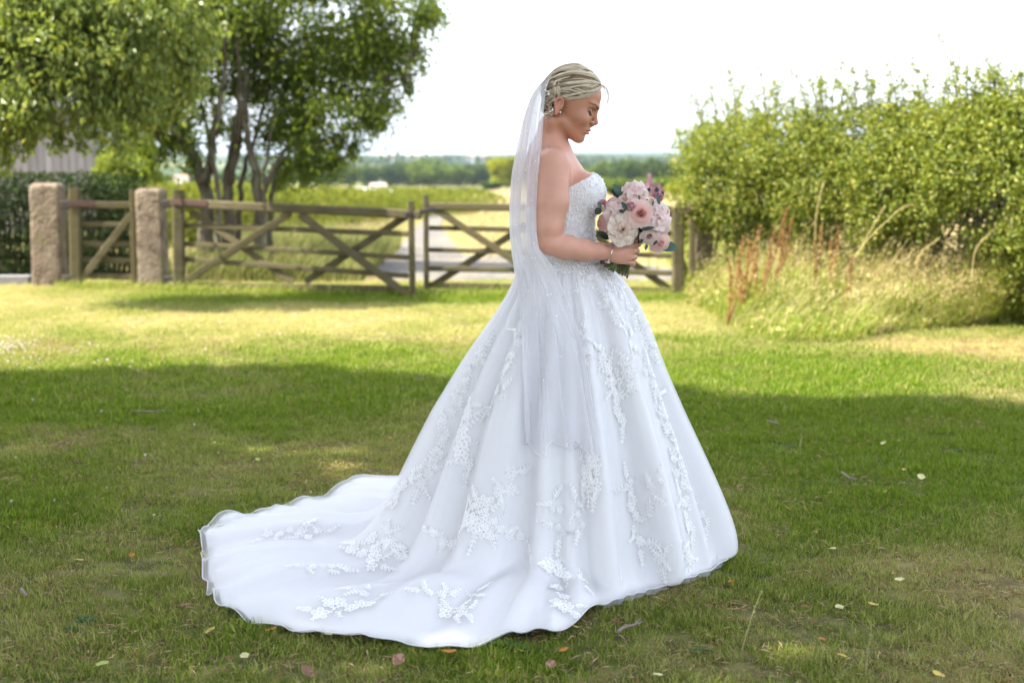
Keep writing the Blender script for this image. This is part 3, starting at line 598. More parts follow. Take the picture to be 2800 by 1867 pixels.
for (px, py, ln, dx, Y) in [(985, 60, 70, 30, YT), (960, 130, 70, 26, YT), (940, 180, 60, 6, YT), (900, 215, 60, 10, YT), (880, 255, 56, -6, YT), (845, 300, 50, 6, YT), (815, 340, 46, -4, YT), (765, 375, 50, 4, YT), (735, 385, 46, 8, YT), (700, 395, 40, 6, YT), (655, 400, 40, -6, YT), (995, 20, 50, 34, YT), (930, 190, 60, 16, YT), (860, 275, 60, 12, YT), (440, 375, 40, -8, YT), (350, 365, 40, -4, YT), (330, 350, 36, 10, YT), (270, 330, 60, 6, 13.3), (230, 310, 50, 4, 13.3), (190, 320, 40, -4, 13.3), (140, 320, 50, 4, 13.3), (20, 345, 60, 4, 13.3), (5, 360, 60, 0, 13.3), (60, 330, 40, -4, 13.3), (310, 290, 60, 10, 13.3), (340, 250, 50, 12, 13.3), (120, 300, 60, 10, 13.3), (60, 300, 60, 10, 13.3)]:
    p = smooth_path([D(px - dx * .6, py - ln * .7, Y + .1), D(px, py - ln * .1, Y), D(px + dx * .8, py + ln * .6, Y - .05)], 12); b = MB(); b.tube(p, [.007 - .0005 * i for i in range(12)], 4, False)
    C = np.array([tuple(p[int(i)] + Vector(rng.normal(0, .045, 3))) for i in rng.uniform(1, 11.9, 95)]); k = len(C); V, F = leaves(C, rand_dirs(k) * .6 + np.array([.1, 0, -.8]), rand_dirs(k) + np.array([0, -.4, .3]), rng.uniform(.05, .085, k), rng.uniform(.026, .042, k))
    n0 = b.n; b.V.append(V); b.n += len(V); b.F.setdefault(3, []).extend((F + n0).tolist()); me = b.mesh('leafy_spray', [m_bark, m_leaf if Y > 15 else m_leaf2]); me.polygons.foreach_set('material_index', np.array([1 if len(q.vertices) == 3 else 0 for q in me.polygons], np.int32)); link('leafy_spray', me, nt_, 'stuff')

# ------------------------------------------------------------------ hawthorn hedge on the right
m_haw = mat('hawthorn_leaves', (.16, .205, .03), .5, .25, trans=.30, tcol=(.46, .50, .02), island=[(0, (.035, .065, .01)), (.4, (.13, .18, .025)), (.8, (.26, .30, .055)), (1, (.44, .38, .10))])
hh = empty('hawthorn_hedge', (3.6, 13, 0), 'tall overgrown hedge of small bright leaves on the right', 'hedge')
HY = lambda px: 14.35 - (px - 1590) / 810 * 3.3
htop = lambda px: np.interp(px, [1560, 1600, 1680, 1800, 1950, 2100, 2250, 2352, 2700], [300, 285, 268, 262, 248, 238, 215, 205, 190])
cl = []
for px in np.arange(1574, 2900, 17):
    Yh = HY(px); zt = D(px, float(htop(px)), Yh).z + rng.normal(0, .05)
    for zc in np.arange(.25, zt, .19):
        f = zc / zt; bulge = .55 * sstep(.22, .62, f) * (1 - .5 * sstep(.75, 1, f)) - .20 + .35 * (vnoise(np.array([px / 60.]), np.array([zc * 2.2]), seed=61)[0] - .5)
        if px > 1650 and vnoise(np.array([px / 75.]), np.array([zc * 2.6]), seed=62)[0] > (.90 if f > .6 else .66 if f > .38 else .52): continue
        r = rng.uniform(.13, .24); c = D(px + rng.uniform(-12, 12), 500, Yh - bulge + .45 + rng.uniform(-.12, .12))
        if px < 1650 and f < .36: continue
        cl.append(((c.x, c.y, min(zc, zt - r * .5)), (r * 1.15, r * 1.15, r * .8)))
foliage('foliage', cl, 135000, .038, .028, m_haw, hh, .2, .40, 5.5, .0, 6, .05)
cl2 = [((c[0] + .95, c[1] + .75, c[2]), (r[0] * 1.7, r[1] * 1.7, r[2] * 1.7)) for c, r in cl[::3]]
foliage('inner_shade_foliage', cl2, 30000, .055, .040, m_hedge_dark, hh, .3, None, 2.6, .0, 8)  # darker leaf colour stands in for the deep shade inside the hedge
b = MB()
for px in np.arange(1600, 2880, 9):
    Yh = HY(px) + .8; c = D(px, 500, Yh); p0 = Vector((c.x, Yh, -.05)); e = p0 + Vector((rng.normal(0, .2), rng.normal(.05, .12), rng.uniform(.8, 1.4)))
    b.tube([p0, p0.lerp(e, .5) + Vector(rng.normal(0, .08, 3)), e], [.025, .016, .006], 5)
b.build('branches', m_bark, hh, kind='stuff')
zz = lambda x, y: ((1750 + x / 1.742) * .84, (80 + y / 1.742) * .84)
for (x, y, ln, bend) in [(425, 165, 230, 40), (545, 135, 250, 60), (240, 300, 160, 70), (715, 180, 200, 90), (790, 205, 210, 60), (890, 155, 210, -30), (970, 135, 210, -60), (1010, 150, 190, 20), (1080, 160, 180, 10), (1170, 165, 200, 60), (1290, 130, 200, 50), (1420, 25, 300, 100), (1550, 65, 250, -50), (1650, 130, 170, -60), (1760, 115, 190, -140), (1810, 210, 120, -40), (640, 250, 150, -40), (1240, 210, 130, 30), (330, 250, 160, 40), (500, 260, 130, -30), (850, 240, 130, 40), (1120, 250, 100, -30), (1380, 170, 150, -30), (1490, 150, 150, 40), (1600, 200, 120, 60), (1700, 190, 120, 20)] + [(x + rng.normal(0, 14), np.interp(x, [300, 600, 1100, 1500, 1829], [330, 290, 250, 215, 200]) + rng.normal(0, 26), rng.uniform(90, 150), rng.normal(0, 45)) for x in np.linspace(330, 1820, 24)]:
    tx, ty = zz(x, y); bx, by = zz(x + bend, y + ln); Yh = HY(bx) + rng.uniform(.1, .7)
    pts = smooth_path([D(bx, by + 25, Yh), D((bx * .6 + tx * .4) + rng.normal(0, 4), by * .5 + ty * .5, Yh), D(tx, ty, Yh + rng.uniform(-.2, .2))], 14)
    b = MB(); b.tube(pts, [.007 - .0045 * i / 13 for i in range(14)], 4, False)
    C = np.array([tuple(pts[int(i)] + Vector(rng.normal(0, .03, 3))) for i in 13.99 * rng.random(90) ** 1.2]); k = len(C)
    V, F = leaves(C, rand_dirs(k), rand_dirs(k), rng.uniform(.024, .046, k), rng.uniform(.016, .030, k))
    n0 = b.n; b.V.append(V); b.n += len(V); b.F.setdefault(3, []).extend((F + n0).tolist())
    me = b.mesh('shoot', [m_bark, m_haw]); me.polygons.foreach_set('material_index', np.array([1 if len(p.vertices) == 3 else 0 for p in me.polygons], np.int32)); link('shoot', me, hh)

# ------------------------------------------------------------------ long grass and weeds (stuff and single plants)
m_long = mat('long_grass', (.24, .25, .06), .65, .2, trans=.35, tcol=(.5, .45, .1), island=[(0, (.14, .19, .03)), (.3, (.30, .31, .08)), (.6, (.50, .43, .19)), (1, (.68, .57, .32))])
def long_grass(name, pts, h, w, m, lean=.5, wind=(.25, 0)):
    n = len(pts); a = rng.uniform(0, 6.28, n); dv = np.stack([np.cos(a), np.sin(a), 0 * a], 1); sv = np.stack([-dv[:, 1], dv[:, 0], 0 * a], 1)
    hh_ = h * rng.uniform(.5, 1.15, n); V = []; 
    for s in range(4):
        f = s / 3; c = pts + dv * (lean * hh_ * f * f)[:, None] + np.array([wind[0], wind[1], 0]) * (hh_ * f * f)[:, None] + np.array([0, 0, 1]) * (hh_ * (f - .22 * f * f))[:, None]
        q = (w * (1 - .9 * f ** 1.5) * rng.uniform(.7, 1.2, n))[:, None] / 2; V += [c - sv * q, c + sv * q]
    V = np.stack(V, 1).reshape(-1, 3); i = np.arange(n)[:, None] * 8
    return link(name, mesh_np(name, V, np.concatenate([i + [0, 1, 3, 2], i + [2, 3, 5, 4], i + [4, 5, 7, 6]]), m), None, 'stuff')
# bank in front of the hedge
n = 34000; px = rng.uniform(1575, 2750, n); f = rng.random(n) ** .8
lo = np.interp(px, [1575, 1620, 1700, 1800, 1950, 2080, 2250, 2352, 2750], [700, 716, 762, 790, 790, 762, 752, 748, 760]); fy = np.array([GD(a, c).y for a, c in zip(px, lo)]); by = fy + (np.maximum(14.35 - (px - 1590) / 810 * 3.3 + .5 - fy, .3)) * f
X = (px - 1176) / 3267 * by; cn = fbm(X * 1.9, by * 1.9, seed=9, o=3); hgt = (.10 + .34 * np.clip(f * 1.5, 0, 1)) * (.35 + 1.7 * np.clip(cn - .22, 0, 1)) * rng.uniform(.6, 1.5, n) + .05
pts = np.stack([X, by, terrain(X, by)], 1); m_fresh = mat('fresh_grass', (.18, .25, .03), .6, .2, trans=.4, tcol=(.45, .5, .05), island=[(0, (.10, .16, .02)), (.5, (.22, .30, .04)), (.8, (.38, .38, .10)), (1, (.60, .50, .24))])
m_straw2 = mat('straw_grass', (.46, .39, .18), .7, .15, trans=.35, tcol=(.6, .5, .2), island=[(0, (.30, .27, .09)), (.5, (.52, .44, .21)), (1, (.70, .60, .36))])
kk = (fbm(X * .9 + 5, by * 1.1, seed=29, o=3) + rng.normal(0, .07, n)) > .56 - .09 * (px > 1950)
long_grass('long_grass', pts[~kk], hgt[~kk], .0085, m_fresh, .5, (.22, -.12)); long_grass('straw_grass', pts[kk], hgt[kk] * 1.1, .0065, m_straw2, .55, (.35, -.15))
hs = rng.random(n) < .045; long_grass('straw_grass', pts[hs], hgt[hs] * 1.3 + .22, .0045, m_straw2, .35, (.4, -.05))
tp = pts[hs] + np.stack([.42 * (hgt[hs] * 1.3 + .22), 0 * hgt[hs], .74 * (hgt[hs] * 1.3 + .22)], 1); rep_ = 7; C = np.repeat(tp, rep_, 0) + rng.normal(0, .028, (len(tp) * rep_, 3)); k = len(C)
V, F = leaves(C, rand_dirs(k) * .5 + np.array([.5, 0, .8]), rand_dirs(k), rng.uniform(.02, .04, k), rng.uniform(.006, .011, k)); link('grass_heads', mesh_np('grass_heads', V, F, m_straw2), None, 'stuff')
k_ = rng.random(n) < .22; C = pts[k_] + np.stack([0 * f[k_], 0 * f[k_], hgt[k_] * rng.uniform(.2, .85, k_.sum())], 1); k = len(C)
V, F = leaves(C, rand_dirs(k), rand_dirs(k) + np.array([0, -.4, .8]), rng.uniform(.03, .07, k), rng.uniform(.02, .045, k)); link('weed_leaves', mesh_np('weed_leaves', V, F, m_fresh), None, 'stuff')
# grass behind and below the gates
n = 9000; X = rng.uniform(-4.1, -1.7, n); Y = rng.uniform(15.9, 22, n); long_grass('field_grass', np.stack([X, Y, terrain(X, Y)], 1), .22 + .5 * fbm(X * 1.5, Y * 1.5, seed=3), .010, mat('shade_toned_verge_grass', (.15, .17, .04), .7, .15, trans=.3, island=[(0, (.06, .10, .015)), (.5, (.16, .19, .04)), (.85, (.30, .27, .10)), (1, (.46, .38, .20))]), .5)  # tree shade behind the gate put into the blade colour as darker green
n = 9000; Y = rng.uniform(19, 46, n); X = rng.uniform(-1, 1, n) * (.3 * Y) + .5; kk = (np.abs(X + 1.3 + (Y - 20) * .035) > .75) & (np.abs(X - .7 - (Y - 20) * .03) > .75); X, Y = X[kk], Y[kk]
long_grass('field_grass', np.stack([X, Y, terrain(X, Y)], 1), .10 + .12 * rng.random(len(X)), .018, mat('dry_field_grass', (.34, .27, .12), .8, .1, trans=.25, island=[(0, (.26, .22, .07)), (.4, (.40, .31, .15)), (1, (.52, .41, .24))]), .7)
n = 2600; X = rng.uniform(2.0, 4.2, n); Y = rng.uniform(15.8, 24, n); long_grass('field_grass', np.stack([X, Y, terrain(X, Y)], 1), .35 + .3 * rng.random(n), .010, m_fresh, .5)
n = 5200; px = rng.uniform(120, 1640, n); yb = np.interp(px, [120, 400, 950, 1640], [15.3, 15.0, 14.35, 14.2]) + rng.normal(0, .10, n); X = (px - 1176) / 3267 * yb
long_grass('gate_foot_grass', np.stack([X, yb, terrain(X, yb)], 1), .07 + .10 * rng.random(n), .007, m_fresh, .6)

m_dock = mat('dock_seed', (.24, .105, .05), .85, .1, island=[(0, (.13, .055, .03)), (.6, (.27, .12, .06)), (1, (.38, .2, .09))]); m_dstem = mat('dock_stem', (.26, .12, .05), .8)
m_dock2 = mat('dock_seed_orange', (.34, .18, .065), .85, .1, island=[(0, (.22, .10, .04)), (1, (.44, .27, .10))])
def dock(base, tips, Y, label, m=m_dock):
    t = empty('dock_plant', D(*zz(*base), Y), label, 'weed', 'rusty dock plants')
    t.location.z = 0
    for (x, y) in tips:
        p0 = D(*zz(*base), Y); p0.z = 0 if y != tips[0][1] else 0; p2 = D(*zz(x, y), Y + rng.uniform(-.1, .1)); p1 = p0.lerp(p2, .55) + Vector((.02, 0, .04))
        pts = smooth_path([p0, p1, p2], 16); b = MB(); b.tube(pts, [.007 - .004 * i / 15 for i in range(16)], 5); b.build('stem', m_dstem, t)
        C = np.array([tuple(pts[min(15, int(i))] + Vector(rng.normal(0, 1, 3)) * (.017 * (1.3 - i / 16))) for i in rng.uniform(5, 15.9, 210)]); k = len(C)
        V, F = leaves(C, rand_dirs(k) + np.array([0, 0, .8]), rand_dirs(k), rng.uniform(.012, .024, k), rng.uniform(.009, .016, k)); link('seed_head', mesh_np('seed_head', V, F, m), t, 'stuff')
dock((415, 1420), [(425, 1110), (575, 940), (490, 990)], 11.8, 'rusty dock nearest the gate, forked with an orange tip', m_dock2)
dock((545, 1330), [(702, 855), (640, 960), (720, 1040), (545, 1095)], 12.4, 'tallest dark rust red dock in front of the hedge')
dock((610, 1230), [(725, 900), (690, 945)], 12.7, 'second dark red dock leaning beside the tallest one')
dock((815, 1200), [(865, 945), (835, 1010)], 12.5, 'slim orange dock right of the dark red docks', m_dock2)
dock((885, 1180), [(948, 945), (910, 1010)], 12.6, 'orange brown dock at the right of the group', m_dock2)
dock((470, 1380), [(470, 1120), (520, 1010), (560, 1060)], 12.0, 'branched brown dock between the gate-side dock and the tallest one', m_dock2)
dock((960, 1220), [(1010, 1085)], 12.0, 'short leaning dock stalk right of the orange docks')
m_straw = mat('straw_stalk', (.50, .42, .20), .8, .1, trans=.2)
def stalk(pts, Y, label, hr=.012):
    t = empty('grass_stalk', D(*zz(*pts[0]), Y), label, 'grass stalk', 'tall seeding grasses'); p = smooth_path([D(*zz(*q), Y) for q in pts], 18)
    b = MB(); b.tube(p, .0035, 4); b.build('stem', m_straw, t); C = np.array([tuple(p[min(17, int(i))] + Vector(rng.normal(0, .35, 3)) * hr) for i in rng.uniform(11, 17.9, 120)]); k = len(C)
    V, F = leaves(C, rand_dirs(k) + np.array(p[-1] - p[-4]) * 20, rand_dirs(k), rng.uniform(.014, .026, k), rng.uniform(.005, .009, k)); link('seed_head', mesh_np('seed_head', V, F, m_straw), t, 'stuff')
stalk([(835, 1150), (835, 950), (848, 840), (872, 735)], 12.5, 'straight pale grass stalk standing above the docks')
stalk([(960, 1180), (1060, 1030), (1190, 900), (1260, 845), (1325, 838)], 12.2, 'long arching grass stalk bending right at its tip')
stalk([(1010, 1120), (1080, 990), (1165, 845)], 12.3, 'leaning grass stalk left of the long arching one')
stalk([(1300, 1240), (1330, 1080), (1420, 1000)], 12.0, 'short drooping grass stalk under the middle of the hedge')
stalk([(1580, 1200), (1600, 1050), (1690, 950)], 11.6, 'slender grass stalk below the right part of the hedge')
m_pink = mat('willowherb_pink', (.45, .25, .36), .7, .1, trans=.3)
for px, y0, y1, lab in ((1492, 455, 402, 'pink willowherb spike behind the bouquet, the taller one'), (1512, 460, 424, 'short mauve flower spike between bouquet and hedge')):
    t = empty('willowherb', D(px, 640, 16.4), lab, 'flower', 'pink flower spikes'); t.location.z = 0; a = D(px, y0, 16.4); c = D(px, y1, 16.4)
    b = MB(); b.tube([(a.x, 16.4, -.02), a, c], [.006, .005, .002], 5); b.build('stem', m_fresh, t)
    f = rng.random(150); C = np.array([tuple(a.lerp(c, q)) for q in f]) + rng.normal(0, 1, (150, 3)) * (.045 * (1.1 - f))[:, None]; V, F = leaves(C, rand_dirs(150), rand_dirs(150), rng.uniform(.02, .04, 150), rng.uniform(.015, .03, 150)); link('petals', mesh_np('petals', V, F, m_pink), t, 'stuff')

# ------------------------------------------------------------------ trees behind the camera that shade the foreground
m_shade = mat('shade_leaves', (.06, .10, .025), .6, .2, trans=.3, tcol=(.3, .38, .03), island=[(0, (.04, .07, .02)), (1, (.10, .14, .03))])
edge = lambda gx: np.interp(gx, [-9, -4.2, -2.5, -1.2, 0, 1.0, 1.7, 2.4, 3.0, 4, 9], [9.7, 9.35, 9.3, 9.3, 9.0, 8.0, 7.75, 8.15, 7.85, 8.0, 7.7])
cls = {0: [], 1: []}; sh = np.array([SUN_TO.x / SUN_TO.z, SUN_TO.y / SUN_TO.z])
for gx in np.arange(-9, 9.5, .75):
    for gy_ in np.arange(-5, 10.2, .75):
        r = rng.uniform(.62, .95); x = gx + rng.uniform(-.3, .3); y = min(gy_ + rng.uniform(-.3, .3), float(edge(x)) + .55 * (float(vnoise(np.array([x * 1.3]), np.array([2.]), seed=66)[0]) - .5) - r * .82)
        h = 6.4 + 3.6 * math.sqrt(max(0, 1 - ((x - (-3 if x < 1 else 5)) / 7.5) ** 2)) * rng.uniform(.35, 1) 
        cls[0 if x < 1 else 1].append(((x + sh[0] * h, y + sh[1] * h, h), (r, r, r * .7)))
for _ in range(46):
    bp = np.array([rng.uniform(-1.1, .85), YB + rng.uniform(-.6, .9), rng.uniform(0, 1.75)]); h = rng.uniform(5.8, 8.5)
    c = bp + np.array([sh[0], sh[1], 1]) * h; cls[0].append((tuple(c), (.5, .5, .4)))
for k in (0, 1):
    c = np.mean([q[0] for q in cls[k]], 0)
    t = empty('tree', (c[0], c[1] - 2.5, 0), ('broad tree behind the camera to the left, shading the lawn', 'second broad tree behind the camera, shading the lawn on the right')[k], 'tree')
    foliage('crown', cls[k], 60000, .25, .17, m_shade, t, .3, None)
    b = MB(); b.tube([(c[0], c[1] - 2.5, -.1), (c[0] + .1, c[1] - 2.3, 3), (c[0], c[1] - 1, 6.5)], [.4, .3, .15], 10); b.build('trunk', m_bark, t)

# ------------------------------------------------------------------ summer haze over the valley
hz_m = bpy.data.materials.new('haze'); hz_m.use_nodes = True; hz_m.node_tree.nodes.clear()
pv = hz_m.node_tree.nodes.new('ShaderNodeVolumePrincipled'); pv.inputs['Color'].default_value = (.62, .78, 1, 1); pv.inputs['Density'].default_value = .00014; pv.inputs['Anisotropy'].default_value = .2
ho_ = hz_m.node_tree.nodes.new('ShaderNodeOutputMaterial'); hz_m.node_tree.links.new(pv.outputs[0], ho_.inputs['Volume'])
b = MB(); b.box((-7000, -100, -40), (7000, 6600, 45)); b.build('haze', hz_m, None, False, 'stuff')
# ================================================================== THE BRIDE
def Bn(px, py, dy=0.0): return np.array(tuple(P(px, py, YB + dy)))
# ---- signed distance pieces (metres) and a surface net: one continuous body
def s_ell(X, c, r):
    r = np.array(r); q = (X - c) / r; k0 = np.linalg.norm(q, axis=1); k1 = np.linalg.norm(q / r, axis=1) + 1e-9
    return k0 * (k0 - 1) / k1
def s_rc(X, a, b, r1, r2):
    a, b = np.asarray(a), np.asarray(b); ab = b - a; t = np.clip((X - a) @ ab / (ab @ ab), 0, 1)
    return np.linalg.norm(X - a - t[:, None] * ab, axis=1) - (r1 + (r2 - r1) * t)
def smin(a, b, k): h = np.maximum(k - np.abs(a - b), 0) / k; return np.minimum(a, b) - h * h * k * .25
def ssub(a, b, k): return -smin(-a, b, k)               # a minus b
def surface_net(f, lo, hi, h, blk=8):
    lo = np.array(lo); n = np.ceil((np.array(hi) - lo) / h / blk).astype(int) * blk; ax = [lo[i] + h * np.arange(n[i] + 1) for i in range(3)]
    nb = n // blk; cb = [ax[i][:-1].reshape(-1, blk).mean(1) + h / 2 for i in range(3)]
    CX = np.stack(np.meshgrid(*cb, indexing='ij'), -1).reshape(-1, 3); dc = f(CX).reshape(nb)
    act = np.abs(dc) < h * blk * 1.15
    Dv = np.full(n + 1, 1.0, np.float32); sg = np.where(dc > 0, 1.0, -1.0)
    Dv[:-1, :-1, :-1] = np.repeat(np.repeat(np.repeat(sg, blk, 0), blk, 1), blk, 2)
    am = np.zeros(n + 1, bool); r = np.repeat(np.repeat(np.repeat(act, blk, 0), blk, 1), blk, 2)
    am[:-1, :-1, :-1] |= r; am[1:, :-1, :-1] |= r; am[:-1, 1:, :-1] |= r; am[:-1, :-1, 1:] |= r; am[1:, 1:, :-1] |= r; am[1:, :-1, 1:] |= r; am[:-1, 1:, 1:] |= r; am[1:, 1:, 1:] |= r
    I = np.argwhere(am)
    for s in range(0, len(I), 400000):
        J = I[s:s + 400000]; Dv[J[:, 0], J[:, 1], J[:, 2]] = f(lo + J * h)
    cr = [(i, j, k) for i in (0, 1) for j in (0, 1) for k in (0, 1)]
    S = Dv < 0; cnt = sum(S[i:n[0] + i, j:n[1] + j, k:n[2] + k].astype(np.int8) for i, j, k in cr)
    A = np.argwhere((cnt > 0) & (cnt < 8)); idx = np.full(n, -1, np.int64); idx[A[:, 0], A[:, 1], A[:, 2]] = np.arange(len(A))
    cv = [Dv[A[:, 0] + i, A[:, 1] + j, A[:, 2] + k] for i, j, k in cr]; acc = np.zeros((len(A), 3)); w = np.zeros(len(A))
    for a in range(8):
        for b in range(a + 1, 8):
            if sum(abs(p - q) for p, q in zip(cr[a], cr[b])) != 1: continue
            m = (cv[a] < 0) != (cv[b] < 0); t = np.where(m, cv[a] / np.where(m, cv[a] - cv[b], 1), 0)
            pt = np.array(cr[a]) + t[:, None] * (np.array(cr[b]) - np.array(cr[a])); acc += pt * m[:, None]; w += m
    V = lo + (A + acc / w[:, None]) * h; F = []
    for axn in range(3):
        o1, o2 = [(1, 2), (2, 0), (0, 1)][axn]; s0 = [slice(None)] * 3; s1 = [slice(None)] * 3; s0[axn] = slice(0, -1); s1[axn] = slice(1, None)
        m = S[tuple(s0)] != S[tuple(s1)]; E = np.argwhere(m); E = E[(E[:, o1] > 0) & (E[:, o2] > 0) & (E[:, o1] < n[o1]) & (E[:, o2] < n[o2])]
        fl = S[tuple(s0)][E[:, 0], E[:, 1], E[:, 2]]; q = []
        for d1, d2 in ((1, 1), (0, 1), (0, 0), (1, 0)):
            C = E.copy(); C[:, o1] -= d1; C[:, o2] -= d2; q.append(idx[C[:, 0], C[:, 1], C[:, 2]])
        q = np.stack(q, 1); q = np.where(fl[:, None], q, q[:, ::-1]); F.append(q[(q >= 0).all(1)])
    return V, np.concatenate(F)

# ---- head frame: x forward, y to her left (away from us), z up, in mm from the middle between the ears
HP, HYAW = R(27), R(10)
hf = np.array([math.cos(HP) * math.cos(HYAW), -math.cos(HP) * math.sin(HYAW), -math.sin(HP)]); hl = np.array([math.sin(HYAW), math.cos(HYAW), 0]); hu = np.cross(hf, hl)
HM = np.stack([hf, hl, hu]); H0 = Bn(1534.4, 293, -.0685) + .070 * hl
def h2w(q): return H0 + np.asarray(q, float) / 1000 @ HM
def w2h(X): return (X - H0) @ HM.T * 1000
LIPU = [(113.0, 0, -27.5), (109, 10, -27), (101, 19, -31.5), (93, 26, -35)]; LIPL = [(111.5, 0, -40), (107, 11, -39.8), (100, 19, -38), (93, 26, -35.5)]
def lip_d(q, pts, rr):
    d = None
    for i in range(3):
        e = s_rc(q, pts[i], pts[i + 1], rr[i], rr[i + 1]); d = e if d is None else np.minimum(d, e)
    return d
def head_sdf(X):
    q = w2h(X); s = q.copy(); s[:, 1] = np.abs(s[:, 1])
    d = s_ell(q, (10, 0, 52), (90, 72, 72)); d = smin(d, s_ell(q, (56, 0, 74), (40, 52, 46)), 20)
    d = smin(d, s_ell(q, (50, 0, 10), (54, 61, 64)), 20); d = smin(d, s_ell(q, (58, 0, -38), (46, 45, 42)), 18)
    d = smin(d, s_ell(q, (80, 0, -31), (30, 32, 26)), 16); d = smin(d, s_rc(s, (18, 49, -40), (88, 14, -66), 13, 14), 16)
    d = smin(d, s_ell(q, (95.5, 0, -67), (14.5, 17, 14.5)), 14); d = smin(d, s_ell(s, (74, 40, -2), (24, 23, 24)), 18); d = smin(d, s_rc(q, (30, 0, -62), (84, 0, -68), 15, 13), 18)
    d = smin(d, s_rc(s, (99, 10, 50), (84, 40, 53), 8.5, 9), 12)                     # brow
    d = ssub(d, s_ell(s, (103, 32, 31), (13, 18, 12)), 12)                           # eye sockets
    d = smin(d, s_ell(s, (82, 33, 29), (13, 15.5, 12.5)), 3)                           # closed lids
    d = smin(d, s_rc(q, (101, 0, 40), (113, 0, 14), 6.5, 7), 9); d = smin(d, s_ell(q, (118.5, 0, 5), (9.5, 9, 8.6)), 7)
    d = smin(d, s_ell(s, (109, 11.5, -2), (9, 6.5, 7)), 5); d = smin(d, s_rc(q, (118, 0, 1), (110, 0, -14), 5.5, 6), 5)
    d = ssub(d, s_ell(s, (112, 6.5, -8.5), (5, 3, 3)), 2.5)                          # nostrils
    d = ssub(d, s_rc(q, (116.5, 0, -17), (117, 0, -23), 2.5, 2.5), 5)
    d = smin(d, lip_d(s, LIPU, (4.3, 4.2, 3.4, 1.3)), 3); d = smin(d, lip_d(s, LIPL, (5.2, 5.0, 4.0, 1.3)), 3)
    d = ssub(d, lip_d(s, [(119.5, 0, -33.4), (114.5, 10, -32.8), (105.5, 19, -35), (95, 27.5, -35.5)], (1.3, 1.3, 1.1, .8)), 2.2)
    d = ssub(d, s_rc(q, (117, -9, -54), (117, 9, -54), 5, 5), 9)                     # fold under the lip
    e = s_ell(s, (-9, 72, 2), (13, 5, 25)); hx = [(3, 74, 8), (-3, 78, 22), (-14, 80, 27), (-24, 81, 17), (-22, 80, 0), (-13, 77, -14), (-4, 74, -23)]
    for a, b in zip(hx[:-1], hx[1:]): e = smin(e, s_rc(s, a, b, 3.6, 3.6), 3)
    e = ssub(e, s_ell(s, (-8, 82, 4), (8, 6, 13)), 4); e = smin(e, s_rc(s, (2, 74, 2), (2, 73, -6), 4, 4), 3); e = smin(e, s_ell(s, (-5, 74, -23), (6, 4, 7)), 4)
    return smin(d, e, 4) / 1000
# ---- torso, arms, hands
def mir(p): q = np.array(p); q[1] = 2 * YB - q[1]; return q
TORSO = [('e', Bn(1534, 575, 0), (.112, .146, .19)), ('e', Bn(1600, 527, -.078), (.064, .070, .068)), ('e', Bn(1600, 527, .078), (.064, .070, .068)),
         ('e', Bn(1512, 482, 0), (.078, .140, .072)), ('e', Bn(1480, 510, -.075), (.050, .075, .10)), ('e', Bn(1480, 510, .075), (.050, .075, .10)),
         ('e', Bn(1538, 700, 0), (.112, .128, .13)), ('e', Bn(1535, 800, 0), (.13, .15, .14))]
def torso_sdf(X):
    d = None
    for _, c, r in TORSO:
        e = s_ell(X, c, r); d = e if d is None else smin(d, e, .04)
    return d
def chain(X, pts, k=.01):
    d = None
    for (a, ra), (b, rb) in zip(pts[:-1], pts[1:]):
        e = s_rc(X, a, b, ra, rb); d = e if d is None else smin(d, e, k)
    return d
ARM = [(Bn(1513, 458, -.168), .054), (Bn(1510, 555, -.195), .0535), (Bn(1503, 622, -.208), .0455), (Bn(1504, 664, -.212), .0385)]
FORE = [(Bn(1504, 665, -.212), .0385), (Bn(1546, 677, -.205), .0395), (Bn(1596, 684, -.190), .0345), (Bn(1640, 687, -.168), .0275), (Bn(1662, 689, -.155), .0255)]
FARM = [(mir(Bn(1513, 458, -.168)), .054), (Bn(1512, 560, .2), .05), (Bn(1520, 655, .215), .038)]
FFORE = [(Bn(1520, 655, .215), .038), (Bn(1590, 690, .13), .034), (Bn(1668, 705, -.02), .025)]
MC = [((1671, 678, -.150), (1722, 671, -.150), (1745, 668, -.122), (1728, 672, -.096), (1710, 675, -.104)),
      ((1670, 687, -.155), (1727, 687, -.160), (1741, 686, -.126), (1724, 690, -.096), (1706, 693, -.106)),
      ((1669, 696, -.155), (1724, 703, -.158), (1736, 703, -.124), (1719, 706, -.096), (1702, 708, -.106)),
      ((1668, 703, -.150), (1715, 716, -.148), (1727, 719, -.120), (1711, 721, -.098), (1697, 722, -.106))]
def hand_sdf(X):
    d = s_ell(X, Bn(1694, 694, -.150), (.034, .017, .030)); rad = (.0105, .0108, .0100, .0088)
    for q, r in zip(MC, rad): d = smin(d, s_rc(X, Bn(*q[0]), Bn(*q[1]), .014, r), .014)
    for q, r in zip(MC, rad):
        f = chain(X, [(Bn(*q[1]), r), (Bn(*q[2]), r * .92), (Bn(*q[3]), r * .84), (Bn(*q[4]), r * .74)], .002); d = smin(d, f, .0035)
    th = chain(X, [(Bn(1674, 674, -.140), .014), (Bn(1696, 660, -.122), .0115), (Bn(1717, 650, -.108), .0100), (Bn(1732, 646, -.094), .0085)], .004)
    return smin(d, th, .008)
def far_hand(X):
    d = s_rc(X, Bn(1672, 706, -.03), Bn(1700, 706, -.052), .022, .020)
    for k, py in enumerate((684, 697, 710, 723)):
        d = smin(d, chain(X, [(Bn(1700, py + 4, -.055), .0105), (Bn(1724, py, -.074), .0095), (Bn(1731, py - 2, -.082), .0088), (Bn(1722, py - 3, -.088), .008)], .003), .006)
    return smin(d, chain(X, [(Bn(1680, 694, -.04), .012), (Bn(1698, 672, -.07), .0105), (Bn(1708, 660, -.082), .009)], .004), .008)
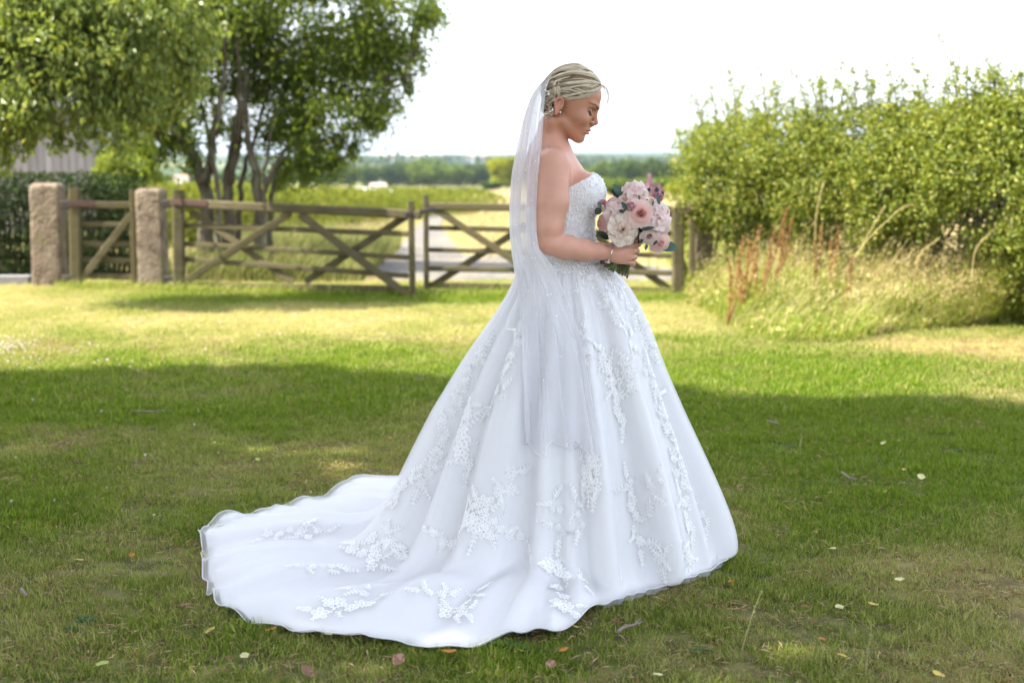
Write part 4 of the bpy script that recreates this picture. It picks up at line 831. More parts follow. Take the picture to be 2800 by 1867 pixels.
def body_sdf(X):
    t = torso_sdf(X)
    for m in (lambda p: p, mir):
        t = smin(t, s_rc(X, Bn(1505, 428, 0), m(Bn(1509, 446, -.15)), .056, .044), .05)
    n = s_rc(X, Bn(1497, 440, 0), Bn(1510, 345, 0), .054, .0455); t = smin(t, n, .045)
    t = smin(t, s_rc(X, Bn(1534, 432, -.012), Bn(1506, 335, -.052), .010, .012), .014)     # neck muscle
    t = smin(t, s_rc(X, Bn(1545, 442, -.014), Bn(1522, 434, -.13), .007, .009), .018)      # collar bone
    a = chain(X, ARM, .012); a = smin(a, chain(X, FORE, .012), .010); a = smin(a, hand_sdf(X), .012)
    b = chain(X, FARM, .012); b = smin(b, chain(X, FFORE, .012), .012); b = smin(b, far_hand(X), .01)
    w = np.clip((X[:, 2] - 1.24) / .12, 0, 1); k = .008 + .030 * w
    def sv(u, v): h = np.maximum(k - np.abs(u - v), 0) / k; return np.minimum(u, v) - h * h * k * .25
    d = sv(sv(t, a), b)
    kx = .007 + .030 * np.clip((62 - w2h(X)[:, 0]) / 50, 0, 1); hd = head_sdf(X); h = np.maximum(kx - np.abs(d - hd), 0) / kx; return np.minimum(d, hd) - h * h * kx * .25
zw0 = Bn(1537, 715)[2]
BV, BF = surface_net(body_sdf, (.02, YB - .30, zw0 - .06), (.46, YB + .29, 1.73), .0023)
bm = bmesh.new(); me_ = bpy.data.meshes.new('tmp'); me_.from_pydata(BV.tolist(), [], BF.tolist()); bm.from_mesh(me_); bpy.data.meshes.remove(me_)
qq = w2h(BV); inface = (qq[:, 0] > 55) & (np.abs(qq[:, 1]) < 62) & (qq[:, 2] > -62) & (qq[:, 2] < 72); bm.verts.ensure_lookup_table(); n_old = len(BV)
fs = [f for f in bm.faces if all(inface[v.index] for v in f.verts)]; es = list({e for f in fs for e in f.edges}); bmesh.ops.subdivide_edges(bm, edges=es, cuts=1, use_grid_fill=True)
bm.verts.index_update(); BV = np.array([v.co[:] for v in bm.verts]); T3 = []; T4 = []
for f in bm.faces:
    i_ = [v.index for v in f.verts]
    if len(i_) == 3: T3.append(i_)
    elif len(i_) == 4: T4.append(i_)
    else: T3 += [[i_[0], i_[k], i_[k + 1]] for k in range(1, len(i_) - 1)]
bm.free(); BF = [np.array(T4), np.array(T3).reshape(-1, 3)]
kx = w2h(BV); kx = np.where((kx[:, 0] > 52) & (np.abs(kx[:, 1]) < 64) & (kx[:, 2] > -64) & (kx[:, 2] < 74))[0]; e_ = 4e-4; X_ = BV[kx]
for _ in range(2):
    d0 = head_sdf(X_); g = np.stack([(head_sdf(X_ + np.eye(3)[a] * e_) - d0) / e_ for a in range(3)], 1); X_ = X_ - g * (d0 / np.maximum((g * g).sum(1), .2))[:, None]
BV[kx] = X_
q = w2h(BV); s = q.copy(); s[:, 1] = np.abs(s[:, 1])
def ss_(a, b, x): t = np.clip((x - a) / (b - a), 0, 1); return t * t * (3 - 2 * t)
face = ss_(-118, -70, q[:, 2]) * ss_(-60, 0, q[:, 0])
skin = np.array([.60, .32, .235]); tan_ = np.array([.45, .215, .135]); col = skin[None] * (1 - face[:, None]) + tan_[None] * face[:, None]
frk = fbm(BV[:, 0] * 260, BV[:, 1] * 260, BV[:, 2] * 260, 77, 2); f1 = ss_(.66, .76, frk)[:, None] * (1 - face[:, None]) * ss_(1.12, 1.25, BV[:, 2])[:, None]
blot = fbm(BV[:, 0] * 22, BV[:, 1] * 22, BV[:, 2] * 22, 78, 3)[:, None]; col = col * (.90 + .2 * blot); col[:, 1:] *= (1.04 - .08 * blot)
def paint(mask, c, a): 
    global col; m = (np.clip(mask, 0, 1) * a)[:, None]; col = col * (1 - m) + np.array(c) * m
lu = np.minimum(lip_d(s, LIPU, (4.3, 4.2, 3.4, 1.3)), lip_d(s, LIPL, (5.2, 5.0, 4.0, 1.3))); paint((1 - ss_(.3, 1.6, lu)) * (s[:, 0] > 88), (.47, .165, .155), .85)
lm = lip_d(s, [(117.5, 0, -33.4), (112.5, 10, -32.8), (103.5, 19, -35), (93, 27.5, -35.5)], (1.6, 1.6, 1.4, 1.0)); paint(1 - ss_(-.4, 1.2, lm), (.16, .05, .045), .8)
def poly_d(pts, rr): 
    d = None
    for i in range(len(pts) - 1):
        e = s_rc(s, pts[i], pts[i + 1], rr[i], rr[i + 1]); d = e if d is None else np.minimum(d, e)
    return d
EYE = (83, 33, 29); de = np.linalg.norm((s - EYE) / np.array([1, 1.15, 1.0]), axis=1)
paint((1 - ss_(13.5, 21, de)) * ss_(20, 27, q[:, 2]) * (s[:, 0] > 70), (.20, .10, .065), .75)
paint((1 - ss_(12, 15, np.linalg.norm((s - np.array((88, 26, 31))), axis=1))) * (s[:, 0] > 88), (.42, .24, .16), .5)
def poly2(pts, rr):
    q2 = s.copy(); q2[:, 0] = 0; d = None
    for i in range(len(pts) - 1):
        e = s_rc(q2, (0,) + tuple(pts[i][1:]), (0,) + tuple(pts[i + 1][1:]), rr[i], rr[i + 1]); d = e if d is None else np.minimum(d, e)
    return np.where(s[:, 0] > 55, d, 99)
lash = [(72, 47.5, 29), (80, 45, 25.5), (89, 39.5, 23), (94, 32, 22), (95, 24, 23.5)]
paint(1 - ss_(-.3, 1.3, poly2(lash, (1.5, 1.9, 1.7, 1.4, 1.0))), (.015, .010, .010), .95)
brow = [(107, 11, 48), (101, 24, 53), (91, 40, 57.5), (75, 53, 55)]; paint(1 - ss_(-.8, 1.6, poly2(brow, (3.4, 3.6, 2.8, 1.3))), (.055, .03, .02), .88)
paint((1 - ss_(10, 30, np.linalg.norm((s - np.array((70, 58, -14))) / np.array([1.6, 1, .8]), axis=1))), (.42, .20, .125), .45)
paint((1 - ss_(8, 22, np.linalg.norm(s - np.array((92, 40, 8)), axis=1))), (.60, .32, .20), .35)
ear = (s[:, 1] > 69) * (q[:, 0] < 8) * (q[:, 0] > -30) * (np.abs(q[:, 2]) < 34); paint(ear * 1.0, (.58, .25, .18), .6)
m_skin = mat('skin', rough=.46, spec=.35, vcol='tint', sss=.10, bump=(420, .0004), frk=True)
bride = empty('person', (float(Bn(1537, 715)[0]), YB, 0), 'bride in a white lace gown looking down at her bouquet on the lawn', 'person')
body = link('body', mesh_np('body', BV, BF, m_skin, None, True, {'tint': np.concatenate([col, np.ones((len(col), 1))], 1)}), bride)
BT = BVHTree.FromPolygons([Vector(v) for v in BV], BF[0].tolist() + BF[1].tolist())

# lashes
m_lash = mat('lash', (.012, .01, .01), .6)
b = MB()
for sy in (-1, 1):
    pp = smooth_path(lash, 22)
    for i, p in enumerate(pp):
        p = np.array(p) * (1, sy, 1); o = np.array((1.0, sy * (.75 - i / 22 * .55), -.42)); o /= np.linalg.norm(o); ln = 11 - 3 * i / 22
        b.tube([Vector(h2w(p)), Vector(h2w(p + o * ln * .55 + (0, 0, -.8))), Vector(h2w(p + o * ln + (0, 0, .6)))], [.0009, .0007, .0002], 4, False)
b.build('eyelashes', m_lash, bride, kind='stuff')

# ---- hair
m_hair0 = mat('hair_base', (.20, .14, .085), .5, .2, noise=[((.10, .065, .04), 45, .45, .6)], bump=(220, .002))
m_hair = mat('hair_strand', (.5, .40, .27), .38, .4, island=[(0, (.24, .17, .105)), (.3, (.42, .32, .21)), (.65, (.60, .50, .35)), (1, (.76, .66, .49))])
m_hairl = mat('hair_locks', rough=.40, spec=.45, vcol='tint')
hzl = lambda z: np.interp(z, [-60, -45, -10, 10, 24, 34, 70, 100, 120, 140], [-52, -46, -30, -18, 4, 22, 58, 78, 84, 84])
def hair_sdf(X):
    q = w2h(X); d = s_ell(q, (0, 0, 66), (92, 77, 76)); d = smin(d, s_ell(q, (34, 0, 96), (54, 56, 44)), 18); d = smin(d, s_ell(q, (-8, 0, 104), (62, 50, 45)), 20)
    d = smin(d, s_ell(q, (-60, 0, 36), (40, 55, 48)), 20); d = smin(d, s_ell(q, (-52, 0, -14), (24, 46, 34)), 14)
    cut = (q[:, 0] - hzl(q[:, 2]) + .0008 * (q[:, 1]) ** 2) * .8; d = -smin(-d, -cut, 7)
    n = fbm(q[:, 0] / 26, q[:, 1] / 26, q[:, 2] / 26, 91, 2); return (d + 5 * (n - .5)) / 1000
HV, HF = surface_net(hair_sdf, tuple(H0 - .16), tuple(H0 + .19), .0035)
hair = link('hair', mesh_np('hair', HV, HF, m_hair0, None, True), bride)
HT = BVHTree.FromPolygons([Vector(v) for v in HV], HF.tolist())
def on_hair(qh, lift):
    """nearest spot on the hair volume, lifted (head mm)"""
    w = Vector(h2w(qh)); p, n, _, _ = HT.find_nearest(w); c = Vector(h2w((0, 0, 60)))
    if n.dot(p - c) < 0: n = -n
    return p + n * lift / 1000
HVV, HVT, HF4, hcnt = [], [], [], [0]
DARK, MID, LIGHT = np.array((.15, .105, .07)), np.array((.50, .40, .275)), np.array((.84, .75, .59))
def strand(ctrl, r, lift, tone, n=15, jit=None):
    pp = smooth_path(ctrl, n); out = []
    for i, p in enumerate(pp):
        e = math.sin(math.pi * min(.94, max(.06, i / (n - 1)))) ** .5; out.append(on_hair(np.array(p) + (jit * e if jit is not None else 0), lift * e))
    c = MID + (LIGHT - MID) * max(0, tone) + (DARK - MID) * max(0, -tone); prev = None
    for i in range(n):
        t = (out[min(i + 1, n - 1)] - out[max(i - 1, 0)]).normalized(); u = t.cross(Vector((0, 0, 1)) if abs(t.z) < .9 else Vector((1, 0, 0))).normalized() if prev is None else (prev - t * prev.dot(t)).normalized(); prev = u; w = t.cross(u); q_ = r * (.35 + .65 * math.sin(math.pi * min(1, (i + 1) / n)) ** .6) / 1000
        for k in range(4):
            HVV.append(out[i] + (u * math.cos(k * math.pi / 2) + w * math.sin(k * math.pi / 2)) * q_); g_ = .78 + .3 * math.sin(9 * i / n + r * 40); HVT.append((*np.clip(c * (1 if g_ > 1 else g_ * .3 + .7), 0, 1), 1))
    base = hcnt[0]
    for i in range(n - 1):
        for k in range(4): HF4.append((base + i * 4 + k, base + i * 4 + (k + 1) % 4, base + (i + 1) * 4 + (k + 1) % 4, base + (i + 1) * 4 + k))
    hcnt[0] += n * 4
def lockset(ctrl, wid, lift, tone, cnt):
    """one lock: strands that run together, fanned and twisted a little"""
    for k in range(cnt):
        a = rng.uniform(0, 6.28); o_ = wid * math.sqrt(rng.random()); strand([np.array(c) for c in ctrl], rng.uniform(.32, .65), lift + .35 * o_ * math.sin(a) + 1.0, tone + rng.normal(0, .22), jit=np.array((o_ * math.cos(a) * .5, o_ * math.sin(a) * .6, o_ * math.cos(a) * .8)))
for sy in (-1, 1):
    nl = 34 if sy < 0 else 20
    for k in range(nl):                                  # swept from the hairline over the ear to the knot
        a = (k + rng.random()) / nl; lv = rng.uniform(-1, 1)
        st = np.array([np.interp(a, [0, .3, .6, 1], [85, 68, 46, 10]), sy * np.interp(a, [0, .3, .6, 1], [2, 42, 63, 74]), np.interp(a, [0, .3, .6, 1], [122, 97, 62, 27])])
        en = np.array([-74 + rng.normal(0, 10), sy * (30 + rng.normal(0, 14)), 54 - 62 * a + rng.normal(0, 10)])
        md = st * .55 + en * .45 + np.array([0, sy * (48 - 8 * a), 22 - 36 * a + 9 * lv]); m2 = st * .22 + en * .78 + np.array([0, sy * 38, 4 - 16 * a + 12 * lv])
        lockset([st, md, m2, en], rng.uniform(3, 6.5), rng.uniform(.5, 6.5), rng.uniform(-.7, .95), 30)
    for k in range(20 if sy < 0 else 12):                # crown, from the parting back and down
        t = (k + rng.random()) / 20; st = np.array([86 - 100 * t, sy * 3, 124 + 18 * math.sin(t * 2.2)]); en = np.array([-82 + rng.normal(0, 8), sy * (8 + 24 * rng.random()), 70 + rng.normal(0, 18)])
        md = st * .5 + en * .5 + np.array([0, sy * rng.uniform(14, 50), 24]); lockset([st, md, en], rng.uniform(3, 6.5), rng.uniform(.5, 6), rng.uniform(-.65, .95), 30)
    for k in range(16):                                  # twisted roll and knot at the back
        cx_, cz_ = -58 + rng.normal(0, 5), 26 + rng.normal(0, 8); r0 = rng.uniform(12, 40); a0 = rng.uniform(0, 6.28); sp = rng.uniform(2.4, 4.0)
        lockset([(cx_ + r0 * math.cos(a0 + sp * i / 4), sy * (64 - .5 * r0), cz_ + r0 * math.sin(a0 + sp * i / 4)) for i in range(5)], 4.5, rng.uniform(1, 7), rng.uniform(-.9, .9), 22)
for (st, md, m2, en, lf, tn) in [((84, -3, 122), (44, -56, 112), (-20, -76, 64), (-66, -40, 10), 7, .9), ((86, -2, 121), (60, -50, 92), (6, -80, 42), (-58, -50, -6), 6, .7), ((70, -3, 130), (10, -52, 128), (-50, -58, 84), (-80, -20, 30), 9, .8), ((30, -4, 138), (-20, -44, 132), (-66, -44, 84), (-82, -10, 20), 9, .5),
                                 ((-20, -60, 96), (-50, -68, 60), (-40, -72, 20), (-70, -40, -8), 9, .9), ((-48, -58, 70), (-30, -76, 48), (-20, -76, 20), (-50, -58, 0), 10, .6), ((20, -66, 74), (-24, -78, 70), (-60, -56, 40), (-84, -10, 44), 9, -.3), ((84, -4, 120), (70, -42, 98), (40, -66, 60), (-6, -78, 22), 5, .3), ((60, -40, 104), (20, -70, 84), (-30, -74, 40), (-60, -50, 24), 8, .95)]:
    for _ in range(2): lockset([np.array(q_, float) + rng.normal(0, 3, 3) for q_ in (st, md, m2, en)], rng.uniform(4, 6), lf + rng.normal(0, 1), tn, 26)
for k in range(150):                                     # fine roots that soften the hairline
    a = rng.random(); sy = -1 if rng.random() < .75 else 1; st = np.array([np.interp(a, [0, .3, .6, 1], [89, 73, 52, 14]), sy * np.interp(a, [0, .3, .6, 1], [2, 42, 61, 72]), np.interp(a, [0, .3, .6, 1], [117, 92, 57, 22])]) + rng.normal(0, 1.6, 3)
    strand([st, st + np.array((-16, sy * 4, 9)) + rng.normal(0, 3, 3), st + np.array((-36, sy * 7, 12)) + rng.normal(0, 4, 3)], .38, 1.2, rng.uniform(-.6, .2), 9)
link('hair_strands', mesh_np('hair_strands', np.array([v[:] for v in HVV]), np.array(HF4), m_hairl, None, True, {'tint': np.array(HVT)}), hair, 'stuff')
Z2 = lambda x, y, dy: P(1450 + x / 5.807, 150 + y / 5.807, YB + dy)
def lock(pts, r, nm='loose_lock', n=26, cnt=1, spread=.004):
    for c in range(cnt):
        p = [Z2(x + rng.normal(0, spread * 1500 * (.4 + i / len(pts))), y + rng.normal(0, spread * 700), dy + rng.normal(0, spread)) for i, (x, y, dy) in enumerate(pts)]
        pp = smooth_path(p, n); b = MB(); b.tube(pp, [r * (1 - .75 * i / (n - 1)) for i in range(n)], 5, False); b.build(nm, m_hair, hair, True)
lock([(1090, 470, .0), (1190, 520, .01), (1240, 640, .02), (1225, 800, .03), (1175, 940, .03), (1085, 1040, .02)], .00045, cnt=15, spread=.011)
lock([(1100, 480, .0), (1170, 530, .0), (1195, 650, .0), (1175, 780, .0), (1120, 900, .01)], .00045, cnt=9, spread=.008)
lock([(960, 250, .0), (1060, 260, .0), (1120, 330, .01), (1130, 410, .01), (1100, 450, .01)], .0006, cnt=4, spread=.008)
lock([(560, 165, .0), (700, 140, .0), (850, 180, .0), (960, 240, .0)], .0005, cnt=3, spread=.006)
lock([(985, 1190, .035), (975, 1240, .035), (905, 1310, .03), (900, 1380, .03), (960, 1430, .03), (1050, 1445, .03)], .00045, cnt=3, spread=.004)
lock([(490, 740, -.083), (455, 800, -.084), (462, 900, -.082), (520, 1010, -.078), (620, 1080, -.072), (790, 1130, -.06)], .00035, cnt=1, spread=.001)
for k in range(16):                                      # curls at the nape
    cx, cy, r0 = 285 + rng.normal(0, 26), 880 + rng.normal(0, 60), rng.uniform(22, 60); a0 = rng.uniform(0, 6.28)
    lock([(cx + r0 * math.cos(a0 + i * .9) * (1 - .07 * i), cy + r0 * 1.2 * math.sin(a0 + i * .9) * (1 - .07 * i), -.058 + .002 * i) for i in range(7)], .0016, 'curl', 24, 1, .001)
m_pearl = mat('pearl', (.80, .77, .74), .18, .7); m_cryst = mat('crystal', (.92, .92, .95), .08, 1.0); m_silver = mat('silver', (.80, .79, .77), .2, .5, metal=1.0)
def pearl(c, r, parent, name='pearl', m=m_pearl): b = MB(); b.sphere(c, r, 10, 7); return b.build(name, m, parent, True)
hp = MB(); hp.tube([Z2(200, 560, -.07), Z2(250, 580, -.07), Z2(290, 600, -.066)], .001, 5); pin = hp.build('hair_pin', m_silver, bride)
for x, y, r in ((290, 632, .0042), (238, 566, .004), (276, 590, .0026), (255, 490, .003), (300, 600, .002)): pearl(Z2(x, y, -.074), r, pin)
er = MB(); er.sphere(Z2(475, 912, -.0815), .0026, 10, 7); ering = er.build('earring', m_cryst, bride, True)
for k in range(6): pearl(Z2(475 + 12 * math.cos(k), 912 + 12 * math.sin(k), -.0805), .0009, ering, 'stone', m_cryst)
# bangle on the wrist
w0 = Bn(1664, 689, -.156); ax = (Bn(1690, 692, -.150) - Bn(1640, 687, -.168)); ax /= np.linalg.norm(ax); e1 = np.array([0, 0, 1.]) - ax * ax[2]; e1 /= np.linalg.norm(e1); e2 = np.cross(ax, e1)
b = MB(); A = []
for i in range(48):
    t = 2 * math.pi * i / 48; o = e1 * math.cos(t) * .0335 + e2 * math.sin(t) * .030; c = w0 + o - e1 * .002 + ax * (.004 * math.cos(t)); n1 = o / np.linalg.norm(o)
    A.append([c + n1 * .0014 * math.cos(u) + ax * .0014 * math.sin(u) for u in np.linspace(0, 2 * math.pi, 7)[:-1]])
b.grid(np.array(A), True, True); bang = b.build('bracelet', m_silver, bride, True)
for dx, r in ((0, .0030), (-.004, .0022), (.004, .0022)): pearl(w0 - e1 * .0345 - e2 * 0.010 * (1 if e2[1] > 0 else -1) + ax * dx, r, bang, 'bead', m_silver)

# ---- gown
m_satin = mat('satin', (.845, .845, .865), .52, .3, sheen=.1, trans=.12)
m_tulle = mat('tulle', (.90, .90, .93), .7, .1, trans=.35, alpha=.42); m_tedge = mat('tulle_edge', (.86, .86, .90), .6, .2, trans=.3, alpha=.8)
m_lace = mat('lace', (.90, .90, .905), .65, .25); m_lnet = mat('lace_net', (.87, .87, .885), .7, .1, alpha=.65)
gown = empty('gown', tuple(bride.location)); gown.parent = bride; gown.location = (0, 0, 0)
Z1 = lambda x, y: (1300 + x / 2.34, 130 + y / 2.34)
# bodice: the torso grown by 5 mm, cut at a neckline
def bod_sdf(X): return torso_sdf(X) - .0055
OV, OF = surface_net(bod_sdf, (.02, YB - .2, zw0 - .05), (.38, YB + .2, 1.42), .005)
bm = bmesh.new(); vs = [bm.verts.new(v) for v in OV]
for f in OF: bm.faces.new([vs[i] for i in f])
f0, f1, f2 = Bn(1622, 474, 0), Bn(1573, 492, -.13), Bn(1450, 560, -.05); f3 = f2.copy(); f3[1] = 2 * YB - f2[1]
nn = np.cross(f1 - f0, f2 - f0); nn = nn / np.linalg.norm(nn); nn = nn if nn[2] > 0 else -nn; nn[1] = 0; nn /= np.linalg.norm(nn)
bmesh.ops.bisect_plane(bm, geom=bm.verts[:] + bm.edges[:] + bm.faces[:], plane_co=f0, plane_no=nn, clear_outer=True)
bmesh.ops.bisect_plane(bm, geom=bm.verts[:] + bm.edges[:] + bm.faces[:], plane_co=(0, 0, zw0 - .03), plane_no=(0, 0, -1), clear_outer=True)
bm.normal_update(); bmesh.ops.recalc_face_normals(bm, faces=bm.faces); me = bpy.data.meshes.new('bodice'); bm.to_mesh(me); bm.free()
me.materials.append(m_satin); me.polygons.foreach_set('use_smooth', np.ones(len(me.polygons), bool)); bodice = link('bodice', me, gown)
OT = BVHTree.FromPolygons([v.co.copy() for v in me.vertices], [list(p.vertices) for p in me.polygons])

# skirt: profile per direction, then the train lying on the grass
C0 = Bn(1540, 722, 0); cx, cy, zw = C0[0], YB, C0[2]
def prof(lst): 
    p = np.array([Bn(x, y, 0) for x, y in lst]); return p[::-1, 2], np.abs(p[::-1, 0] - cx)
zr, rr = prof([(1652, 722), (1694, 758), (1714, 792), (1750, 881), (1786, 1000), (1830, 1120), (1872, 1226), (1914, 1333), (1948, 1410), (1968, 1480), (1976, 1560)])
zl, rl = prof([(1424, 722), (1404, 792), (1362, 862), (1292, 960), (1200, 1112), (1107, 1300), (1060, 1400), (1020, 1490), (985, 1560)])
HEM = [(1980, 1506), (1965, 1535), (1917, 1559), (1850, 1582), (1785, 1602), (1715, 1622), (1660, 1641), (1632, 1650), (1618, 1664), (1587, 1688), (1515, 1720), (1423, 1727), (1304, 1747), (1271, 1757), (1179, 1764), (1093, 1747), (961, 1737), (849, 1717), (777, 1704), (711, 1684), (638, 1662), (600, 1620), (572, 1595), (566, 1530), (569, 1464), (576, 1434), (612, 1410), (660, 1408), (698, 1393), (757, 1380), (816, 1367), (895, 1345), (950, 1328), (975, 1308), (1010, 1302), (1067, 1299), (1103, 1305)]
hp_ = np.array([tuple(G(x, y, .03)) for x, y in HEM]); ang = np.arctan2(hp_[:, 1] - cy, hp_[:, 0] - cx) % (2 * math.pi); rad = np.hypot(hp_[:, 1] - cy, hp_[:, 0] - cx)
back = [(.35, .60), (.8, .62), (1.3, .64), (1.8, .72)]
ang = np.concatenate([ang, [a for a, _ in back]]); rad = np.concatenate([rad, [r for _, r in back]]); o = np.argsort(ang); ang, rad = ang[o], rad[o]
NT = 480; th = np.linspace(0, 2 * math.pi, NT, endpoint=False); Rh = np.interp(th, np.concatenate([ang - 2 * math.pi, ang, ang + 2 * math.pi]), np.tile(rad, 3))
def psm(a, n):
    for _ in range(n): a = .25 * np.roll(a, 1) + .5 * a + .25 * np.roll(a, -1)
    return a
Rh = psm(Rh, 2)
cs, sn = np.cos(th), np.sin(th); wR, wL, wF, wN = np.maximum(cs, 0) ** 2, np.maximum(-cs, 0) ** 2, np.maximum(sn, 0) ** 2, np.maximum(-sn, 0) ** 2
NVB, NVT = 80, 60
def base_r(z):
    f = np.clip(1 - z / zw, 0, 1); side = .128 + (.47 - .128) * (f ** .92) + .035 * np.sin(math.pi * np.minimum(1, f * 1.0)) ; 
    return wR * np.interp(z, zr, rr) + wL * np.interp(z, zl, rl) + (wF + wN) * side
Rg0 = base_r(0.0); Rg = np.minimum(Rg0, Rh); Rg = psm(Rg, 4); trn = ss_(.02, .22, Rh - Rg)
ph = rng.uniform(0, 6.28, 12)
def folds(t, zf, seed=0):
    g = .55 * np.cos(9 * t + ph[0] + seed + .5 * np.sin(2 * t)) + .65 * np.cos(15 * t + ph[1] + seed + .9 * np.sin(3 * t + 1)) + .35 * np.cos(26 * t + ph[2] + seed)
    return np.sign(g) * np.abs(g) ** .75 * (.007 + .054 * zf ** 1.05) + .0022 * np.cos(61 * t + ph[3]) * (1 - zf) ** 2
def dress_surface(off, ext, seed=0.0):
    rows = []; zs = zw * (1 - np.linspace(0, 1, NVB) ** .9)
    for z in zs:
        f = 1 - z / zw; r = base_r(z); r = r * (1 + (Rg / Rg0 - 1) * f ** 2) + folds(th, f, seed) * (1 - .35 * trn * f) + off * min(1, f * 6)
        rows.append(np.stack([cx + r * cs, cy + r * sn, np.full(NT, z)], 1))
    last = base_r(0.0) * (Rg / Rg0)
    for w in np.linspace(0, 1, NVT + 1)[1:]:
        r = last + folds(th, 1, seed) * (1 - w) * .65 + (Rh + ext - last) * w; x, y = cx + r * cs, cy + r * sn
        rf = fbm(x * 3.1 + 4, y * 3.6, seed=51, o=3) - .5; r2 = 1 - np.abs(2 * fbm(x * 2.2 + y * 1.2 + 7, y * 2.6 - x * .8, seed=53, o=2) - 1)
        z = .012 + .085 * trn * np.maximum(0, rf + .12) * (1 - w ** 3) + .07 * trn * r2 ** 5 * (1 - w ** 4) + .012 * np.sin(th * 34 + 2 * np.sin(th * 7)) * trn * w * (1 - .4 * w)
        r3 = 1 - np.abs(2 * fbm(th * 3.4 + .9 * w + seed * 0, w * 1.3 + th * 0, seed=57, o=2) - 1); fo = folds(th, 1, seed)
        z = z + trn * (.075 * r3 ** 5 * math.sin(math.pi * min(1, w * .9 + .1)) ** .8 + 1.0 * np.maximum(0, fo) * (1 - w) ** 1.1)
        z = z + (.022 * np.clip(2.2 * vnoise(th * 11, th * 0 + 3, seed=71) - .7, 0, 1) * trn + .03 * np.maximum(0, np.sin(th * 23 + 1)) ** 3 * ss_(2.2, 2.9, th) * (1 - ss_(3.6, 3.9, th))) * w ** 8 + off
        rows.append(np.stack([x, y, z], 1))
    A = np.array(rows)
    for _ in range(300):                                 # round the turn from skirt to train
        Q = A.copy(); Q[1:-1] = .25 * A[:-2] + .5 * A[1:-1] + .25 * A[2:]; k = np.ones(len(A)); k[:NVB - 34] = .03; k[-6:] = 0; k[0] = 0
        kk = k[:, None, None] * np.ones((1, NT, 1)); A = A * (1 - kk) + Q * kk
    wv = .006 * np.sin(th * 37 + 4 * np.sin(5 * th) + 2 * np.sin(11 * th)) * (1 - .7 * trn) ; wv = wv + trn * .030 * (vnoise(th * 9, th * 0 + 1, seed=72) - .5) + trn * .016 * (vnoise(th * 26, th * 0 + 1, seed=73) - .5)
    for q_, f_ in ((-1, 1), (-2, .8), (-3, .6), (-4, .4), (-5, .2)): A[q_, :, 0] += wv * cs * f_; A[q_, :, 1] += wv * sn * f_
    # front hem stands a little clear of the grass
    lift = (1 - trn) * .010; wl = np.concatenate([np.linspace(0, 1, NVB) ** 3, np.ones(NVT)])[:, None]
    A[..., 2] = np.maximum(A[..., 2], .006) + lift * wl
    # slow sweeping folds
    return A
def put_grid(name, A, m, parent, kind=None):
    nu, nv = A.shape[:2]; i = (np.arange(nu - 1)[:, None] * nv + np.arange(nv)[None]).ravel(); j = (np.arange(nu - 1)[:, None] * nv + (np.arange(nv)[None] + 1) % nv).ravel()
    return link(name, mesh_np(name, A.reshape(-1, 3), np.stack([i, j, j + nv, i + nv], 1), m, None, True), parent, kind), np.stack([i, j, j + nv, i + nv], 1)
SA = dress_surface(0.0, -.006); skirt, SF = put_grid('skirt', SA, m_satin, gown)
TA = dress_surface(.008, .016, .10); ov, TF = put_grid('tulle_overskirt', TA, m_tulle, gown)
TTREE = BVHTree.FromPolygons([Vector(v) for v in TA.reshape(-1, 3)], TF.tolist())
def ringtube(name, ring, r, m, parent):
    b = MB(); A = []; n = len(ring)
    for i in range(n):
        t = ring[(i + 1) % n] - ring[i - 1]; t /= np.linalg.norm(t) + 1e-9; u = np.cross(t, [0, 0, 1.]); u /= np.linalg.norm(u) + 1e-9; v = np.cross(u, t)
        A.append([ring[i] + r * (u * math.cos(a) + v * math.sin(a)) for a in (0, 1.57, 3.14, 4.71)])
    b.grid(np.array(A), True, True); return b.build(name, m, parent, True)
ringtube('hem_cord', TA[-1], .0024, m_tedge, gown); ringtube('hem_band', SA[-1], .003, m_satin, gown)
up = SA[-1] * 1.0; fl_ = .010 * (1 - trn)
up2 = np.stack([cx + (np.hypot(up[:, 0] - cx, up[:, 1] - cy) + fl_) * cs, cy + (np.hypot(up[:, 0] - cx, up[:, 1] - cy) + fl_) * sn, up[:, 2] * .35], 1)
rows = [up + (up2 - up) * f + np.stack([cs, sn, 0 * cs], 1) * (.005 * f * np.sin(th * 61 + 4 * np.sin(th * 9)))[:, None] for f in np.linspace(0, 1, 6)]
rows = [np.stack([r_[:, 0], r_[:, 1], np.maximum(r_[:, 2], .008)], 1) for r_ in rows]; rows = np.array(rows); lo_ = np.where(trn < .4)[0]; cut = int(np.argmax(np.diff(np.append(lo_, lo_[0] + NT)))); run = np.concatenate([lo_[cut + 1:], lo_[:cut + 1]]); b = MB(); b.grid(rows[:, run]); b.build('tulle_frill', m_tulle, gown, True)
# belt of beads at the waist
belt = MB()
for t in np.linspace(0, 2 * math.pi, 150):
    for k in range(3):
        belt.sphere((cx + (.124 + .002 * rng.random()) * math.cos(t + .02 * k), cy + (.139 + .003 * rng.random()) * math.sin(t + .02 * k), zw + .012 * (k - 1) + rng.normal(0, .003)), rng.uniform(.0025, .0042), 6, 4)
belt.build('beaded_belt', m_cryst, gown, True, 'stuff')

